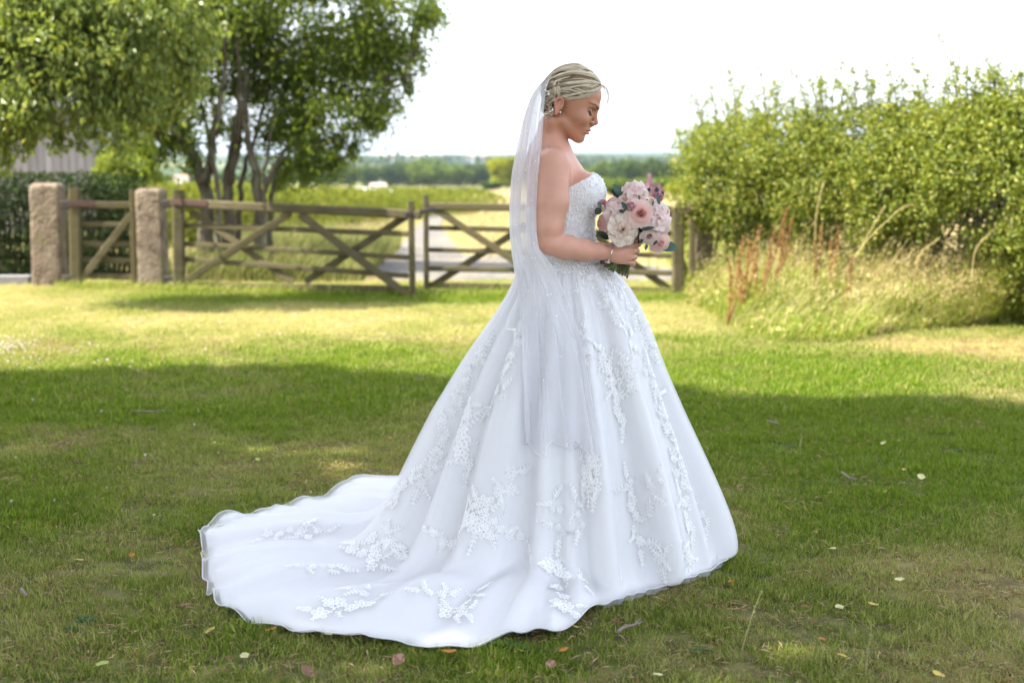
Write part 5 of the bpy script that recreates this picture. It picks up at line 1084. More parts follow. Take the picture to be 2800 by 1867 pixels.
# ---- lace motifs: corded petals, leaves and sprigs, laid onto the cloth
def petal_2d(r, w, n=9):
    t = np.linspace(0, math.pi, n); o = np.stack([r * (1 - np.cos(t)) / 2, np.sin(t) * w / 2 * (1 + .25 * (1 - np.cos(t)) / 2)], 1); o2 = o[::-1] * (1, -1); return np.concatenate([o, o2[1:-1]])
class Lace:
    def __init__(s): s.v = []; s.f = []; s.fm = []; s.n = 0
    def petal(s, c, a, r, w):
        P_ = petal_2d(r, w); ctr = np.array([r * .5, 0]); ca, sa = math.cos(a), math.sin(a); M_ = np.array([[ca, -sa], [sa, ca]]); m = len(P_)
        rings = [(1.0, .0002), (.95, .0009), (.80, .0009), (.74, .0005)]
        for sc, h in rings: s.v += [np.append(M_ @ (ctr + (p - ctr) * sc) + c, h) for p in P_]
        for k in range(3):
            for i in range(m): s.f.append((s.n + k * m + i, s.n + k * m + (i + 1) % m, s.n + (k + 1) * m + (i + 1) % m, s.n + (k + 1) * m + i)); s.fm.append(0)
        for i in range(1, m - 1, 2): s.f.append((s.n + 3 * m, s.n + 3 * m + i, s.n + 3 * m + i + 1, s.n + 3 * m + min(i + 2, m - 1))); s.fm.append(1)
        s.n += 4 * m
    def bead(s, c, r):
        k = s.n
        for (x, y, z) in ((1, 0, 0), (0, 1, 0), (-1, 0, 0), (0, -1, 0), (0, 0, 1)): s.v.append(np.array([c[0] + x * r, c[1] + y * r, .002 + z * r]))
        for i in range(4): s.f.append((k + i, k + (i + 1) % 4, k + 4, k + 4)); s.fm.append(2)
        s.n += 5
    def cord(s, pts, w):
        k = s.n; pts = np.array(pts)
        for i in range(len(pts)):
            t = pts[min(i + 1, len(pts) - 1)] - pts[max(i - 1, 0)]; t = t / (np.linalg.norm(t) + 1e-9); n_ = np.array([-t[1], t[0]])
            s.v += [np.append(pts[i] - n_ * w / 2, .0006), np.append(pts[i], .0022), np.append(pts[i] + n_ * w / 2, .0006)]
        for i in range(len(pts) - 1):
            for j in (0, 1): s.f.append((k + i * 3 + j, k + i * 3 + j + 1, k + i * 3 + j + 4, k + i * 3 + j + 3)); s.fm.append(0)
        s.n += 3 * len(pts)
    def flower(s, c, r, n=6):
        c = np.array(c); a0 = rng.uniform(0, 6)
        for k in range(n): s.petal(c + r * .16 * np.array([math.cos(a0 + 6.283 * k / n), math.sin(a0 + 6.283 * k / n)]), a0 + 6.283 * k / n, r * .86, r * 3.3 / n)
        for k in range(5): s.bead(c + rng.normal(0, r * .14, 2), .0021)
    def sprig(s, c, a, ln, bend=0.6, leaf=.016):
        c = np.array(c, float); p = c.copy(); pts = [p.copy()]; n = max(4, int(ln / .014))
        for i in range(n):
            a += bend / n; p = p + np.array([math.cos(a), math.sin(a)]) * ln / n; pts.append(p.copy()); l = leaf * (1.1 - .5 * i / n)
            s.petal(p, a + .75, l, l * .5); s.petal(p, a - .75, l, l * .5)
            if rng.random() < .5: s.bead(p, .0018)
        s.petal(p, a, leaf * .8, leaf * .45); s.cord(pts, .0028)
    def lay(s, name, tree, centre, normal, rot, parent):
        c = Vector(centre); n = Vector(normal).normalized(); u = Vector((0, 0, 1)); u = (u - n * u.dot(n)).normalized()
        if abs(n.z) > .8: u = Vector((-n.x * 0 - .3, .9, 0)); u = (u - n * u.dot(n)).normalized()
        v = u.cross(n); cr_, sr = math.cos(rot), math.sin(rot); out = []
        for q_ in s.v:
            x, y = q_[0] * cr_ - q_[1] * sr, q_[0] * sr + q_[1] * cr_; w = c + v * x + u * y; p, nn_, _, _ = tree.find_nearest(w)
            if nn_.dot(n) < 0: nn_ = -nn_
            out.append(p + nn_ * (q_[2] + .0008))
        F4 = [f for f in s.f]; me = bpy.data.meshes.new(name); me.from_pydata(out, [], [f if f[2] != f[3] else f[:3] for f in F4]); me.update()
        for m_ in (m_lace, m_lnet, m_cryst): me.materials.append(m_)
        me.polygons.foreach_set('material_index', np.array(s.fm, np.int32)); return link(name, me, parent)
camp = Vector((0, 0, CAM_H))
def hit(px, py, tree):
    d = ray(px, py).normalized(); p, n, i, _ = tree.ray_cast(camp, d)
    if p is None: return None
    return p, (n if n.dot(d) < 0 else -n)
def cluster(px, py, length, width, nf, rot=0.0, fr=.024, sp=4):
    """one applique around a spot of the photo: length and width in metres, rot from vertical"""
    h = hit(px * 2800 / 2352, py * 2800 / 2352, TTREE)
    if h is None: return
    l = Lace()
    for k in range(nf):
        f = (k + .5) / nf - .5; l.flower((rng.normal(0, width * .22), f * length * .8), fr * rng.uniform(.75, 1.15), int(rng.integers(5, 8)))
    for k in range(sp):
        f = (k + .5) / sp - .5; sd = -1 if k % 2 else 1; l.sprig((sd * width * .12, f * length * .7), (math.pi / 2 - sd * rng.uniform(.4, 1.2)) * (1 if f > -.1 else -1), rng.uniform(.035, .07) * (width / .08) ** .5, rng.uniform(-1.6, 1.6), .013)
    l.sprig((0, length * .38), math.pi / 2 + rng.normal(0, .3), .055, rng.uniform(-.7, .7)); l.sprig((0, -length * .38), -math.pi / 2 + rng.normal(0, .3), .055, rng.uniform(-.7, .7))
    l.lay('lace_applique', TTREE, h[0], h[1], rot, gown)['kind'] = 'stuff'
for q in [(1090, 1195, .14, .16, 6, .9, .028, 6), (1160, 1225, .08, .05, 2, 1.3, .018, 2), (1030, 1245, .10, .05, 2, 1.2, .018, 3), (1060, 1030, .17, .09, 5, .15, .025, 5), (1075, 945, .06, .06, 2, .2, .02, 3), (1135, 915, .10, .05, 2, -.6, .018, 3),
          (1165, 1115, .13, .06, 3, -1.0, .02, 4), (1110, 1165, .08, .05, 2, .6, .02, 2), (1275, 1320, .20, .11, 7, .25, .028, 7), (1305, 1385, .08, .07, 2, 0, .03, 3), (1275, 1190, .15, .05, 2, .1, .016, 4), (1345, 1080, .17, .08, 5, .1, .026, 5), (1365, 1115, .05, .05, 1, 0, .028, 2),
          (1050, 1405, .11, .09, 3, .5, .028, 4), (1090, 1365, .08, .05, 1, -.5, .018, 3), (1000, 1360, .1, .04, 2, 1.4, .016, 3), (795, 1395, .24, .09, 6, 1.45, .026, 6), (860, 1360, .16, .05, 2, 1.3, .018, 4), (845, 1268, .2, .09, 6, 1.2, .025, 6), (905, 1250, .08, .05, 2, .8, .02, 2), (740, 1300, .15, .04, 2, 1.4, .016, 4),
          (655, 1224, .2, .05, 4, 1.5, .02, 5), (720, 1228, .1, .04, 2, 1.5, .016, 2), (985, 1075, .18, .05, 4, -.45, .02, 5), (930, 1120, .16, .05, 3, -.5, .02, 4), (1040, 950, .17, .05, 3, -.4, .02, 4), (1090, 830, .14, .04, 3, -.45, .018, 4), (1180, 800, .12, .05, 2, -.3, .016, 4),
          (1460, 1200, .20, .05, 4, .05, .02, 5), (1445, 1125, .08, .05, 2, .2, .017, 3), (1500, 1115, .10, .05, 1, -.3, .016, 3), (1520, 1280, .05, .05, 1, 0, .022, 3), (1575, 1275, .08, .05, 2, .4, .022, 3), (1550, 1020, .20, .06, 4, .25, .022, 5), (1562, 1100, .12, .05, 2, .2, .02, 3), (1575, 1180, .15, .05, 3, .2, .02, 4), (1610, 1180, .1, .04, 1, .3, .016, 2),
          (1415, 920, .20, .06, 5, .1, .022, 5), (1400, 840, .14, .08, 3, .5, .022, 5), (1445, 860, .12, .08, 3, -.3, .022, 4), (1445, 780, .09, .05, 2, -.1, .02, 4), (1345, 790, .12, .04, 2, .3, .016, 4), (1400, 690, .06, .05, 2, 0, .02, 2), (1435, 690, .12, .05, 2, .35, .018, 3), (1480, 770, .12, .04, 3, .3, .018, 3), (1505, 880, .14, .05, 3, .3, .018, 4), (1340, 625, .05, .05, 1, 0, .02, 2), (1388, 628, .05, .04, 1, 0, .018, 2), (1530, 960, .14, .04, 2, .3, .016, 3), (1325, 1180, .1, .03, 1, 0, .014, 3), (900, 1240, .1, .03, 1, .5, .016, 3), (1290, 880, .1, .04, 1, .2, .015, 3)]: cluster(*q)
# all-over lace on the bodice, in a few panels
pts = []; me = bodice.data; tries = 0; ctr = [(p.center.copy(), p.normal.copy(), p.area) for p in me.polygons]; w = np.array([a for _, _, a in ctr]); ids = rng.choice(len(ctr), 2600, p=w / w.sum()); keep = []
for i in ids:
    c, n, _ = ctr[i]
    if all((c - k[0]).length > .0135 for k in keep): keep.append((c, n))
groups = {}
for c, n in keep: groups.setdefault((c.x > cx + .05, c.y < YB), []).append((c, n))
for kk, lst in groups.items():
    allv, allf, allm, n0 = [], [], [], 0
    for c, n in lst:
        if n.dot(c - Vector((cx, YB, c.z))) < 0: n = -n
        l = Lace(); l.flower((0, 0), rng.uniform(.0065, .012), int(rng.integers(4, 7)))
        for k in range(2): l.petal(rng.normal(0, .007, 2), rng.uniform(0, 6), .013, .007)
        o = l.lay('tmp', OT, c, n, rng.uniform(0, 6), gown); m_ = o.data
        allv += [v.co.copy() for v in m_.vertices]; allf += [[i + n0 for i in p.vertices] for p in m_.polygons]; allm += [p.material_index for p in m_.polygons]; n0 += len(m_.vertices)
        bpy.data.objects.remove(o); bpy.data.meshes.remove(m_)
    me2 = bpy.data.meshes.new('bodice_lace'); me2.from_pydata(allv, [], allf); me2.update()
    for m_ in (m_lace, m_lnet, m_cryst): me2.materials.append(m_)
    me2.polygons.foreach_set('material_index', np.array(allm, np.int32)); link('bodice_lace', me2, gown, 'stuff')

# ---- veil
m_veil = mat('veil_tulle', (.90, .895, .93), .75, .1, trans=.45, alpha=.40)
VY = [209, 232, 267, 322, 382, 468, 557, 643, 690, 710, 793, 879, 932, 1064, 1150, 1225]
VL = [1503, 1472, 1450, 1432, 1420, 1402, 1394, 1395, 1400, 1402, 1411, 1417, 1419, 1423, 1427, 1432]
VR = [1508, 1494, 1489, 1485, 1481, 1471, 1465, 1466, 1474, 1500, 1540, 1572, 1590, 1612, 1626, 1640]
DN = [-.045, -.066, -.072, -.085, -.11, -.19, -.225, -.25, -.262, -.262, -.27, -.27, -.27, -.3, -.3, -.3]
DL = [.0, -.0, -.0, .0, 0, 0, 0, -.02, -.03, -.04, -.08, -.14, -.17, -.22, -.24, -.25]
def veil_layer(seed, s0, s1, ybot, amp, nS=90, nT=120, inset=0.0):
    pr = np.random.default_rng(seed); p = pr.uniform(0, 6.28, 6); A = []
    for t in np.linspace(0, 1, nT):
        row = []
        for s in np.linspace(s0, s1, nS):
            y = 209 + (ybot - 209) * t + (16 * math.sin(7 * s + p[0]) + 12 * math.sin(19 * s + p[1]) + 26 * (.5 - s)) * t ** 6
            xl, xr = np.interp(y, VY, VL), np.interp(y, VY, VR); dn, dl = np.interp(y, VY, DN), np.interp(y, VY, DL); sq = min(s, 2 - s); far_ = s > 1
            g = sq ** .85; open_ = min(1, t * 5)
            ws = s + .05 * math.sin(2.2 * t + p[2]) * open_
            pl = amp * open_ * (.6 * math.sin(22 * ws + p[3] + 1.1 * t) + .5 * math.sin(41 * ws + p[4] - .8 * t) + .25 * math.sin(67 * ws + p[5]))
            px = xr + (xl - xr) * g; dy = dn + (dl - dn) * (1 - math.cos(sq * math.pi / 2)) ** .9
            if far_: dy = -dy if dl > -.1 and y < 800 else dl + (dl - dy) * .4
            q_ = Bn(px, y, dy); edge_ = min(1, 4 * abs(1 - s)) if y < 800 else 1
            q_ = q_ + np.array([pl * .55 * min(1, 8 * min(sq, 1 - sq + .15)), pl * edge_, 0])
            if not far_:
                hmin = 9
                for T_ in (TTREE, BT):
                    hh_ = T_.ray_cast(Vector((q_[0], YB - 1.2, q_[2])), Vector((0, 1, 0)))
                    if hh_[0] is not None: hmin = min(hmin, hh_[0].y)
                q_[1] = min(q_[1], hmin - .007 - inset - .5 * (amp + pl))
            row.append(q_)
        A.append(row)
    A = np.array(A)
    for _ in range(3): A[1:-1] = .25 * A[:-2] + .5 * A[1:-1] + .25 * A[2:]; A[:, 1:-1] = .25 * A[:, :-2] + .5 * A[:, 1:-1] + .25 * A[:, 2:]
    return A
veil = empty('veil', (0, 0, 0)); veil.parent = bride; veil.location = (0, 0, 0)
V1 = veil_layer(3, 0, 1.55, 1192, .018); V2 = veil_layer(8, .06, 1.45, 1204, .016, inset=.012)
for A in (V1, V2):
    b = MB(); b.grid(A); b.build('veil_layer', m_veil, veil, True); b = MB(); b.tube([Vector(v) for v in A[:, 0]], .0011, 4, False); b.tube([Vector(v) for v in A[-1]], .0011, 4, False); b.build('veil_edge', m_tedge, veil, True)
pm = MB(); pm.sphere((0, 0, 0), .0023, 8, 6); pme = pm.mesh('pearl', m_pearl, True)
for k in range(95):
    i, j = int(rng.integers(8, 119)), int(rng.integers(0, 62)); o = bpy.data.objects.new('pearl', pme); COL.objects.link(o); o.parent = veil
    o.location = Vector(V1[i, j] + np.array([0, -.002, 0])) - bride.location; f = rng.uniform(.7, 1.15); o.scale = (f, f, f)
b = MB(); b.tube([Vector(h2w((-62 + 4 * math.cos(a), 34 * math.sin(a), 104 + 6 * math.cos(a)))) for a in np.linspace(-1.4, 1.4, 12)], .003, 6); b.build('comb', m_silver, veil, True)

# grass is pressed flat under the gown
def under_gown(x, y):
    a = np.arctan2(y - cy, x - cx) % (2 * math.pi); r = np.hypot(x - cx, y - cy)
    return r < np.interp(a, np.append(th, 2 * math.pi), np.append(Rh, Rh[0])) - .03
EDGE_HOLD[0] = under_gown
# ================================================================== BOUQUET (held, so a thing of its own)
bq = empty('bouquet', tuple(P(1700, 735, YB - .125)), 'hand tied bouquet of blush roses, peonies and eucalyptus held by the bride', 'bouquet')
BC = Bn(1738, 606, -.11); BR = .118
PTINT = {}
def petm(name, a, b_):
    m = mat(name, a, .6, .15, trans=.36, vcol='tint', sheen=.15); PTINT[name] = (np.array(a), np.array(b_)); return m
def petal_mesh(A, m, f, deep=.5):
    """one cupped petal, deeper coloured towards its base"""
    A = np.array([[tuple(v) for v in r_] for r_ in A]); nu, nv = A.shape[:2]; a, c = PTINT[m.name]; base = a * np.array([.97, .80, .80]); t = (np.arange(nu) / (nu - 1))[:, None, None]; inn = (1 - f) * deep
    col = (base * (1 - t) + c * t) * (1 - inn) + (base * (1 - .5 * t) + a * .5 * t) * inn; col = np.repeat(col, nv, 1); i = (np.arange(nu - 1)[:, None] * nv + np.arange(nv - 1)[None]).ravel()
    return mesh_np('petal', A.reshape(-1, 3), np.stack([i, i + 1, i + nv + 1, i + nv], 1), m, None, True, {'tint': np.concatenate([col, np.ones((nu, nv, 1))], 2).reshape(-1, 4)})
m_blush = petm('petal_blush', (.85, .56, .50), (.89, .73, .67)); m_pink = petm('petal_pink', (.80, .46, .47), (.87, .66, .66)); m_cream = petm('petal_cream', (.86, .70, .58), (.88, .80, .72)); m_mauve = petm('petal_mauve', (.74, .60, .54), (.80, .69, .62)); m_white = petm('petal_white', (.88, .70, .68), (.90, .82, .79)); m_peach = petm('petal_peach', (.84, .46, .42), (.87, .66, .60))
m_euc = mat('eucalyptus', (.055, .105, .075), .5, .35, trans=.15, noise=[((.10, .16, .12), 30, .4, .65)]); m_euc2 = mat('eucalyptus_dark', (.022, .045, .03), .45, .4, trans=.1); m_berry = mat('berry', (.45, .17, .22), .5, .3, island=[(0, (.30, .09, .13)), (1, (.58, .27, .32))]); m_stem = mat('flower_stem', (.06, .10, .025), .5, .35, objrand=(.13, .13, .045))
def frame(n):
    n = Vector(n).normalized(); a = Vector((0, 0, 1)) if abs(n.z) < .9 else Vector((1, 0, 0)); u = a.cross(n).normalized(); return u, n.cross(u), n
def bloom(name, px, py, R_, m, npet=24, ruffle=.05, openness=1.0, dy=None, tight=.5, m2=None, aim=None, core=True):
    """a flower of separate cupped petals; the photo spot gives its middle on the bouquet dome"""
    d = ray(px, py); o = Vector((0, 0, CAM_H)); c = Vector(BC); dn = d.normalized(); t = (c - o).dot(dn); near = o + dn * t; off = (near - c).length
    depth = math.sqrt(max(BR ** 2 - off ** 2, .0006)); p = near - dn * depth * .82
    if dy is not None: p = P(px, py, YB + dy)
    n = (p - c).normalized() + Vector((0.05, -.35, .1)); n = Vector(aim) if aim else n; u, v, w = frame(n); p = p - w * R_ * .55
    root = empty(name, tuple(p)); root.parent = bq; root.location = p - bq.location
    if core:                                             # the rolled heart of a rose
        A = []; N_ = 46
        for j in range(N_ + 1):
            q = j / N_; an = 2 * math.pi * 2.6 * q + .4; r0 = R_ * (.03 + .30 * q) * (1 + .10 * math.sin(5 * an)); A.append([p + u * (r0 * (.75 + .25 * e) * math.cos(an)) + v * (r0 * (.75 + .25 * e) * math.sin(an)) + w * (R_ * (.30 + (.52 - .10 * q) * e)) for e in (0, .35, .7, .92, 1.0)])
        A = np.array([[tuple(x) for x in r_] for r_ in A]).transpose(1, 0, 2); link('petal', petal_mesh(A, m2 or m, .45, .5), root)
    for i in range(npet):
        f = (i + .5) / npet; ph_ = i * 2.39996 + rng.normal(0, .15); wd = (1.25 - .35 * f) * rng.uniform(.85, 1.1); A = []; ra = rng.uniform(0, 6.28); H_ = R_ * (.92 - .20 * f) * rng.uniform(.92, 1.05); fo = (.42 + .58 * f) if core else f
        for a_ in np.linspace(0, 1, 8):
            row = []
            for s_ in np.linspace(-1, 1, 9):
                a = a_ * (1 - .10 * s_ * s_ - .16 * s_ ** 6); e = a ** 1.1; rim = a ** 7
                rr_ = R_ * (.05 + .12 * fo + (fo ** (.8 + tight * .6)) * .80 * openness * (.35 * e + .65 * e ** 2.2)) + R_ * .13 * fo * rim
                wdt = wd * min(1, .42 + 1.5 * a)
                z_ = H_ * (1.0 - .62 * fo * openness * e) * (1 - (1 - e) ** 1.6) - R_ * .13 * fo * rim + ruffle * R_ * a * a * math.sin(3.3 * s_ + ra) * (.6 + f)
                rr_ *= 1 + ruffle * .6 * a * math.sin(4 * s_ + ra * 2)
                an = ph_ + s_ * wdt; row.append(p + u * (rr_ * math.cos(an)) + v * (rr_ * math.sin(an)) + w * z_)
            A.append(row)
        link('petal', petal_mesh(A, m2 if (m2 and f < .5) else m, f), root)
    return root
def floret_bloom(px, py, R_, m, k, dy=None, aim=None):
    """hydrangea: broad four petalled florets over a dome"""
    d = ray(px, py).normalized(); o = Vector((0, 0, CAM_H)); c = Vector(BC); t = (c - o).dot(d); near = o + d * t; off = (near - c).length
    p = near - d * math.sqrt(max(BR ** 2 - off ** 2, .0006)) * .80 if dy is None else P(px, py, YB + dy); n = (p - c).normalized() + Vector((0, -.4, .1)); n = Vector(aim) if aim else n; u, v, w = frame(n); p = p - w * R_ * .5
    root = empty('hydrangea', tuple(p)); root.parent = bq; root.location = p - bq.location
    for i in range(k):
        a = i * 2.4 + .3; e = .95 * math.sqrt(i / max(1, k)); n2 = (w * math.cos(e) + (u * math.cos(a) + v * math.sin(a)) * math.sin(e)).normalized(); q0 = p + n2 * R_ * .70; u2, v2, w2 = frame(n2); a1 = rng.uniform(0, 6)
        for s4 in range(4):
            aa = a1 + s4 * math.pi / 2; du = u2 * math.cos(aa) + v2 * math.sin(aa); ds = w2.cross(du); A = []; L_ = R_ * rng.uniform(.72, .88)
            for x in np.linspace(0.02, 1, 6):
                A.append([q0 + du * (L_ * x) + ds * (L_ * .56 * s_ * math.sin(math.pi * (.12 + .74 * x)) ** .7 * (1.1 if x > .5 else 1)) + w2 * (L_ * (.22 * x - .30 * x * x * (s_ * s_) + .05 * math.sin(6 * s_ + aa)) + .0012 * s4) for s_ in np.linspace(-1, 1, 7)])
            link('petal', petal_mesh(A, m, .8), root)
    return root
z3 = lambda x, y: (1550 + x / 4.48, 450 + y / 4.48)
bloom('rose', *z3(405, 720), .034, m_peach, 20, .05, 1.0); bloom('rose', *z3(520, 475), .032, m_pink, 22, .06, .95); bloom('rose', *z3(720, 425), .036, m_mauve, 22, .05, 1.0, m2=m_cream)
floret_bloom(*z3(585, 590), .043, m_white, 5); floret_bloom(*z3(830, 325), .044, m_white, 4); floret_bloom(*z3(1130, 690), .046, m_white, 4); floret_bloom(*z3(1105, 555), .038, m_white, 5)
bloom('peony', *z3(1215, 575), .036, m_pink, 26, .09, .95, m2=m_white); bloom('peony', *z3(690, 800), .056, m_cream, 80, .17, .92, dy=-.215, tight=.1, aim=(.05, -1, .02), m2=m_cream, core=False)
bloom('rose', *z3(915, 600), .053, m_blush, 30, .04, 1.0, dy=-.225, m2=m_peach, aim=(.12, -1, .18)); bloom('rose', *z3(1015, 880), .036, m_mauve, 22, .04, .9, dy=-.205, aim=(.1, -1, -.2)); bloom('rose', *z3(1150, 965), .039, m_peach, 24, .06, 1.0, dy=-.170, aim=(.35, -1, -.3), m2=m_blush)
bloom('rosebud', *z3(1045, 430), .017, m_cream, 12, .04, .7, dy=-.20); bloom('rosebud', *z3(940, 375), .016, m_cream, 12, .04, .7, dy=-.19); bloom('rose', *z3(1245, 780), .026, m_pink, 18, .06, 1.0, dy=-.14)
bloom('rose', *z3(640, 690), .030, m_blush, 18, .08, 1.1, dy=-.19); bloom('rose', *z3(850, 900), .026, m_pink, 16, .06, 1.0, dy=-.16)
# far side of the dome, so the bouquet is round
for k, (a, e) in enumerate(((.3, .1), (1.2, .5), (2.0, -.1), (.9, -.4), (1.7, 1.1))):
    n = Vector((math.cos(a) * math.cos(e), math.sin(a) * math.cos(e), math.sin(e))); p = Vector(BC) + n * BR * .55
    u, v, w = frame(n); root = empty('rose', tuple(p)); root.parent = bq; root.location = p - bq.location
    for i in range(14):
        f = (i + .5) / 14; ph_ = i * 2.4; A = [[p + u * (.04 * (.1 + f * e2) * math.cos(ph_ + s_ * .9 * math.sin(math.pi * (.2 + .6 * e2)))) + v * (.04 * (.1 + f * e2) * math.sin(ph_ + s_ * .9 * math.sin(math.pi * (.2 + .6 * e2)))) + w * (.04 * e2 * (1 - .5 * f * e2)) for s_ in np.linspace(-1, 1, 5)] for e2 in np.linspace(0, 1, 5)]
        link('petal', petal_mesh(A, (m_blush, m_white, m_peach)[k % 3], f), root)
# foliage core that fills between the flowers
C = rand_dirs(420) * (BR * rng.uniform(.45, .80, 420))[:, None] * np.array([1, .9, .78]) + BC; V, F = leaves(C, rand_dirs(420), rand_dirs(420), rng.uniform(.02, .034, 420), rng.uniform(.015, .024, 420)); link('filler_leaves', mesh_np('filler_leaves', V, F, m_euc2), bq, 'stuff')
def berries(x, y, r, dy):
    c = P(*z3(x, y), YB + dy); b = MB()
    for k in range(110): dv = rand_dirs(1)[0] * np.array([1, .7, .85]); b.sphere(np.array(c) + dv * r * rng.uniform(.75, 1.0), rng.uniform(.0022, .0034), 5, 4)
    b.build('berry_cluster', m_berry, bq, True, 'stuff')
berries(785, 520, .019, -.215); berries(1110, 395, .020, -.165); berries(450, 465, .010, -.13)
def euc(x0, y0, x1, y1, wd, dy, m=m_euc, tw=0.0, dd=0.0):
    """rounded leaf from stalk end to tip in the photo"""
    a, c = P(*z3(x0, y0), YB + dy), P(*z3(x1, y1), YB + dy + dd); ax_ = c - a; L_ = ax_.length; t = ax_ / L_; n = Vector((.3 * tw, -1, .35 + tw)); n = (n - t * n.dot(t)).normalized(); s_ = t.cross(n); A = []
    for x in np.linspace(0, 1, 10):
        hw = wd * math.sin(math.pi * x ** .9) ** .62 * .5 if 0 < x < 1 else .0008
        A.append([a + t * (L_ * x) + s_ * (hw * q_) + n * (.16 * hw * abs(q_) + .05 * L_ * math.sin(math.pi * x)) for q_ in (-1, -.6, -.08, 0, .08, .6, 1)])
    b = MB(); b.grid(np.array(A)); b.build('leaf', m, bq, True)
for q in [(700, 400, 560, 250, .030, -.12, m_euc, .2), (650, 420, 552, 300, .022, -.11, m_euc2, 0), (735, 560, 668, 455, .016, -.235, m_euc2, .1), (990, 340, 1015, 285, .012, -.13, m_euc2), (1095, 370, 1100, 275, .015, -.14, m_euc2, .2), (1150, 420, 1175, 325, .015, -.15, m_euc2, .1), (1130, 490, 1105, 355, .014, -.215, m_euc, .3), (415, 540, 350, 610, .024, -.15, m_euc2, .0), (380, 460, 420, 545, .010, -.17, m_euc, .1),
          (520, 915, 365, 820, .024, -.15, m_euc2, .1), (1130, 1010, 1362, 1020, .042, -.13, m_euc, .3), (1110, 930, 1060, 985, .010, -.235, m_euc2), (905, 800, 1075, 770, .013, -.225, m_euc2, .1), (985, 960, 962, 1050, .010, -.19, m_euc), (930, 900, 905, 960, .010, -.2, m_euc2), (890, 430, 880, 372, .008, -.22, m_euc), (1060, 440, 1048, 505, .008, -.225, m_euc), (1260, 700, 1225, 690, .014, -.16, m_euc2), (640, 560, 700, 590, .012, -.21, m_euc2), (1000, 1000, 950, 1010, .009, -.17, m_euc2)]: euc(*q)
# stems through the fist, fanning out below
neck = P(1713, 690, YB - .126)
for k in range(24):
    a = k * 2.4; rr_ = math.sqrt((k + .5) / 24); o_ = Vector((math.cos(a) * rr_ * .0155, math.sin(a) * rr_ * .013, 0)); u_ = (k * .618) % 1
    bot = P(*z3(455 + 295 * u_ + rng.normal(0, 6), 1262 + 105 * u_ + rng.normal(0, 16)), YB - .125 + math.sin(a) * .022); top = Vector(BC) + Vector((math.cos(a) * rr_ * .05, math.sin(a) * rr_ * .05, -.02))
    pts_ = smooth_path([bot, neck + o_ + (bot - neck) * .38 * .6, neck + o_, top], 12); b = MB(); b.tube(pts_, rng.uniform(.0024, .0036), 6); b.build('stem', m_stem, bq, True)
# ================================================================== FALLEN LEAVES, TWIGS, CLOVER ON THE LAWN
m_fy = mat('leaf_yellow', (.62, .48, .10), .6, .3, trans=.2, noise=[((.45, .32, .07), 60, .5, .65)]); m_fp = mat('leaf_pale', (.66, .62, .32), .6, .3, trans=.2, noise=[((.5, .45, .2), 60, .5, .65)]); m_fo = mat('leaf_orange', (.52, .22, .04), .65, .2, trans=.15, noise=[((.3, .12, .03), 60, .45, .6)]); m_fb = mat('leaf_brown', (.20, .11, .07), .7, .2, noise=[((.32, .2, .15), 60, .5, .6)]); m_fg = mat('leaf_lime', (.42, .48, .10), .6, .3, trans=.2)
def fallen(px, py, s, m, label, group=None, curl=.25):
    s = s * .86; p = G(px, py, .014); rz = rng.uniform(0, 6.28); A = []; tx, ty = rng.normal(0, .22), rng.normal(0, .22) - .15
    for x in np.linspace(0, 1, 8):
        w = .42 * math.sin(math.pi * min(1, x * .94 + .03)) ** .8 * (1 + .06 * math.sin(20 * x)); A.append([Vector(((x - .5) * s, w * q_ * s, s * (curl * (x - .5) ** 2 + .20 * abs(q_) ** 1.5 * w + .03 * math.sin(9 * x + q_)) + tx * (x - .5) * s + ty * w * q_ * s)) for q_ in (-1, -.5, 0, .5, 1)])
    M_ = Matrix.Translation(p + Vector((0, 0, .014))) @ Matrix.Rotation(rz, 4, 'Z'); b = MB(); b.grid(np.array([[M_ @ v for v in r_] for r_ in A])); me = b.mesh('fallen_leaf', m, True)
    o = empty('fallen_leaf', tuple(p), label, 'leaf', group or 'fallen leaves on the lawn'); link('blade', me, o)
    b = MB(); b.tube([M_ @ Vector((-.48 * s, 0, .06 * s)), M_ @ Vector((-.62 * s, .03 * s, .03 * s)), M_ @ Vector((-.78 * s, .02 * s, .05 * s))], .0008, 4); b.build('stalk', m, o)
zr6 = lambda x, y: (1900 + x / 1.6214, 900 + y / 1.6214); zl5 = lambda x, y: (x / 1.6217, 900 + y / 1.6217); zc5 = lambda x, y: (500 + x / 1.5174, 1200 + y / 1.5174)
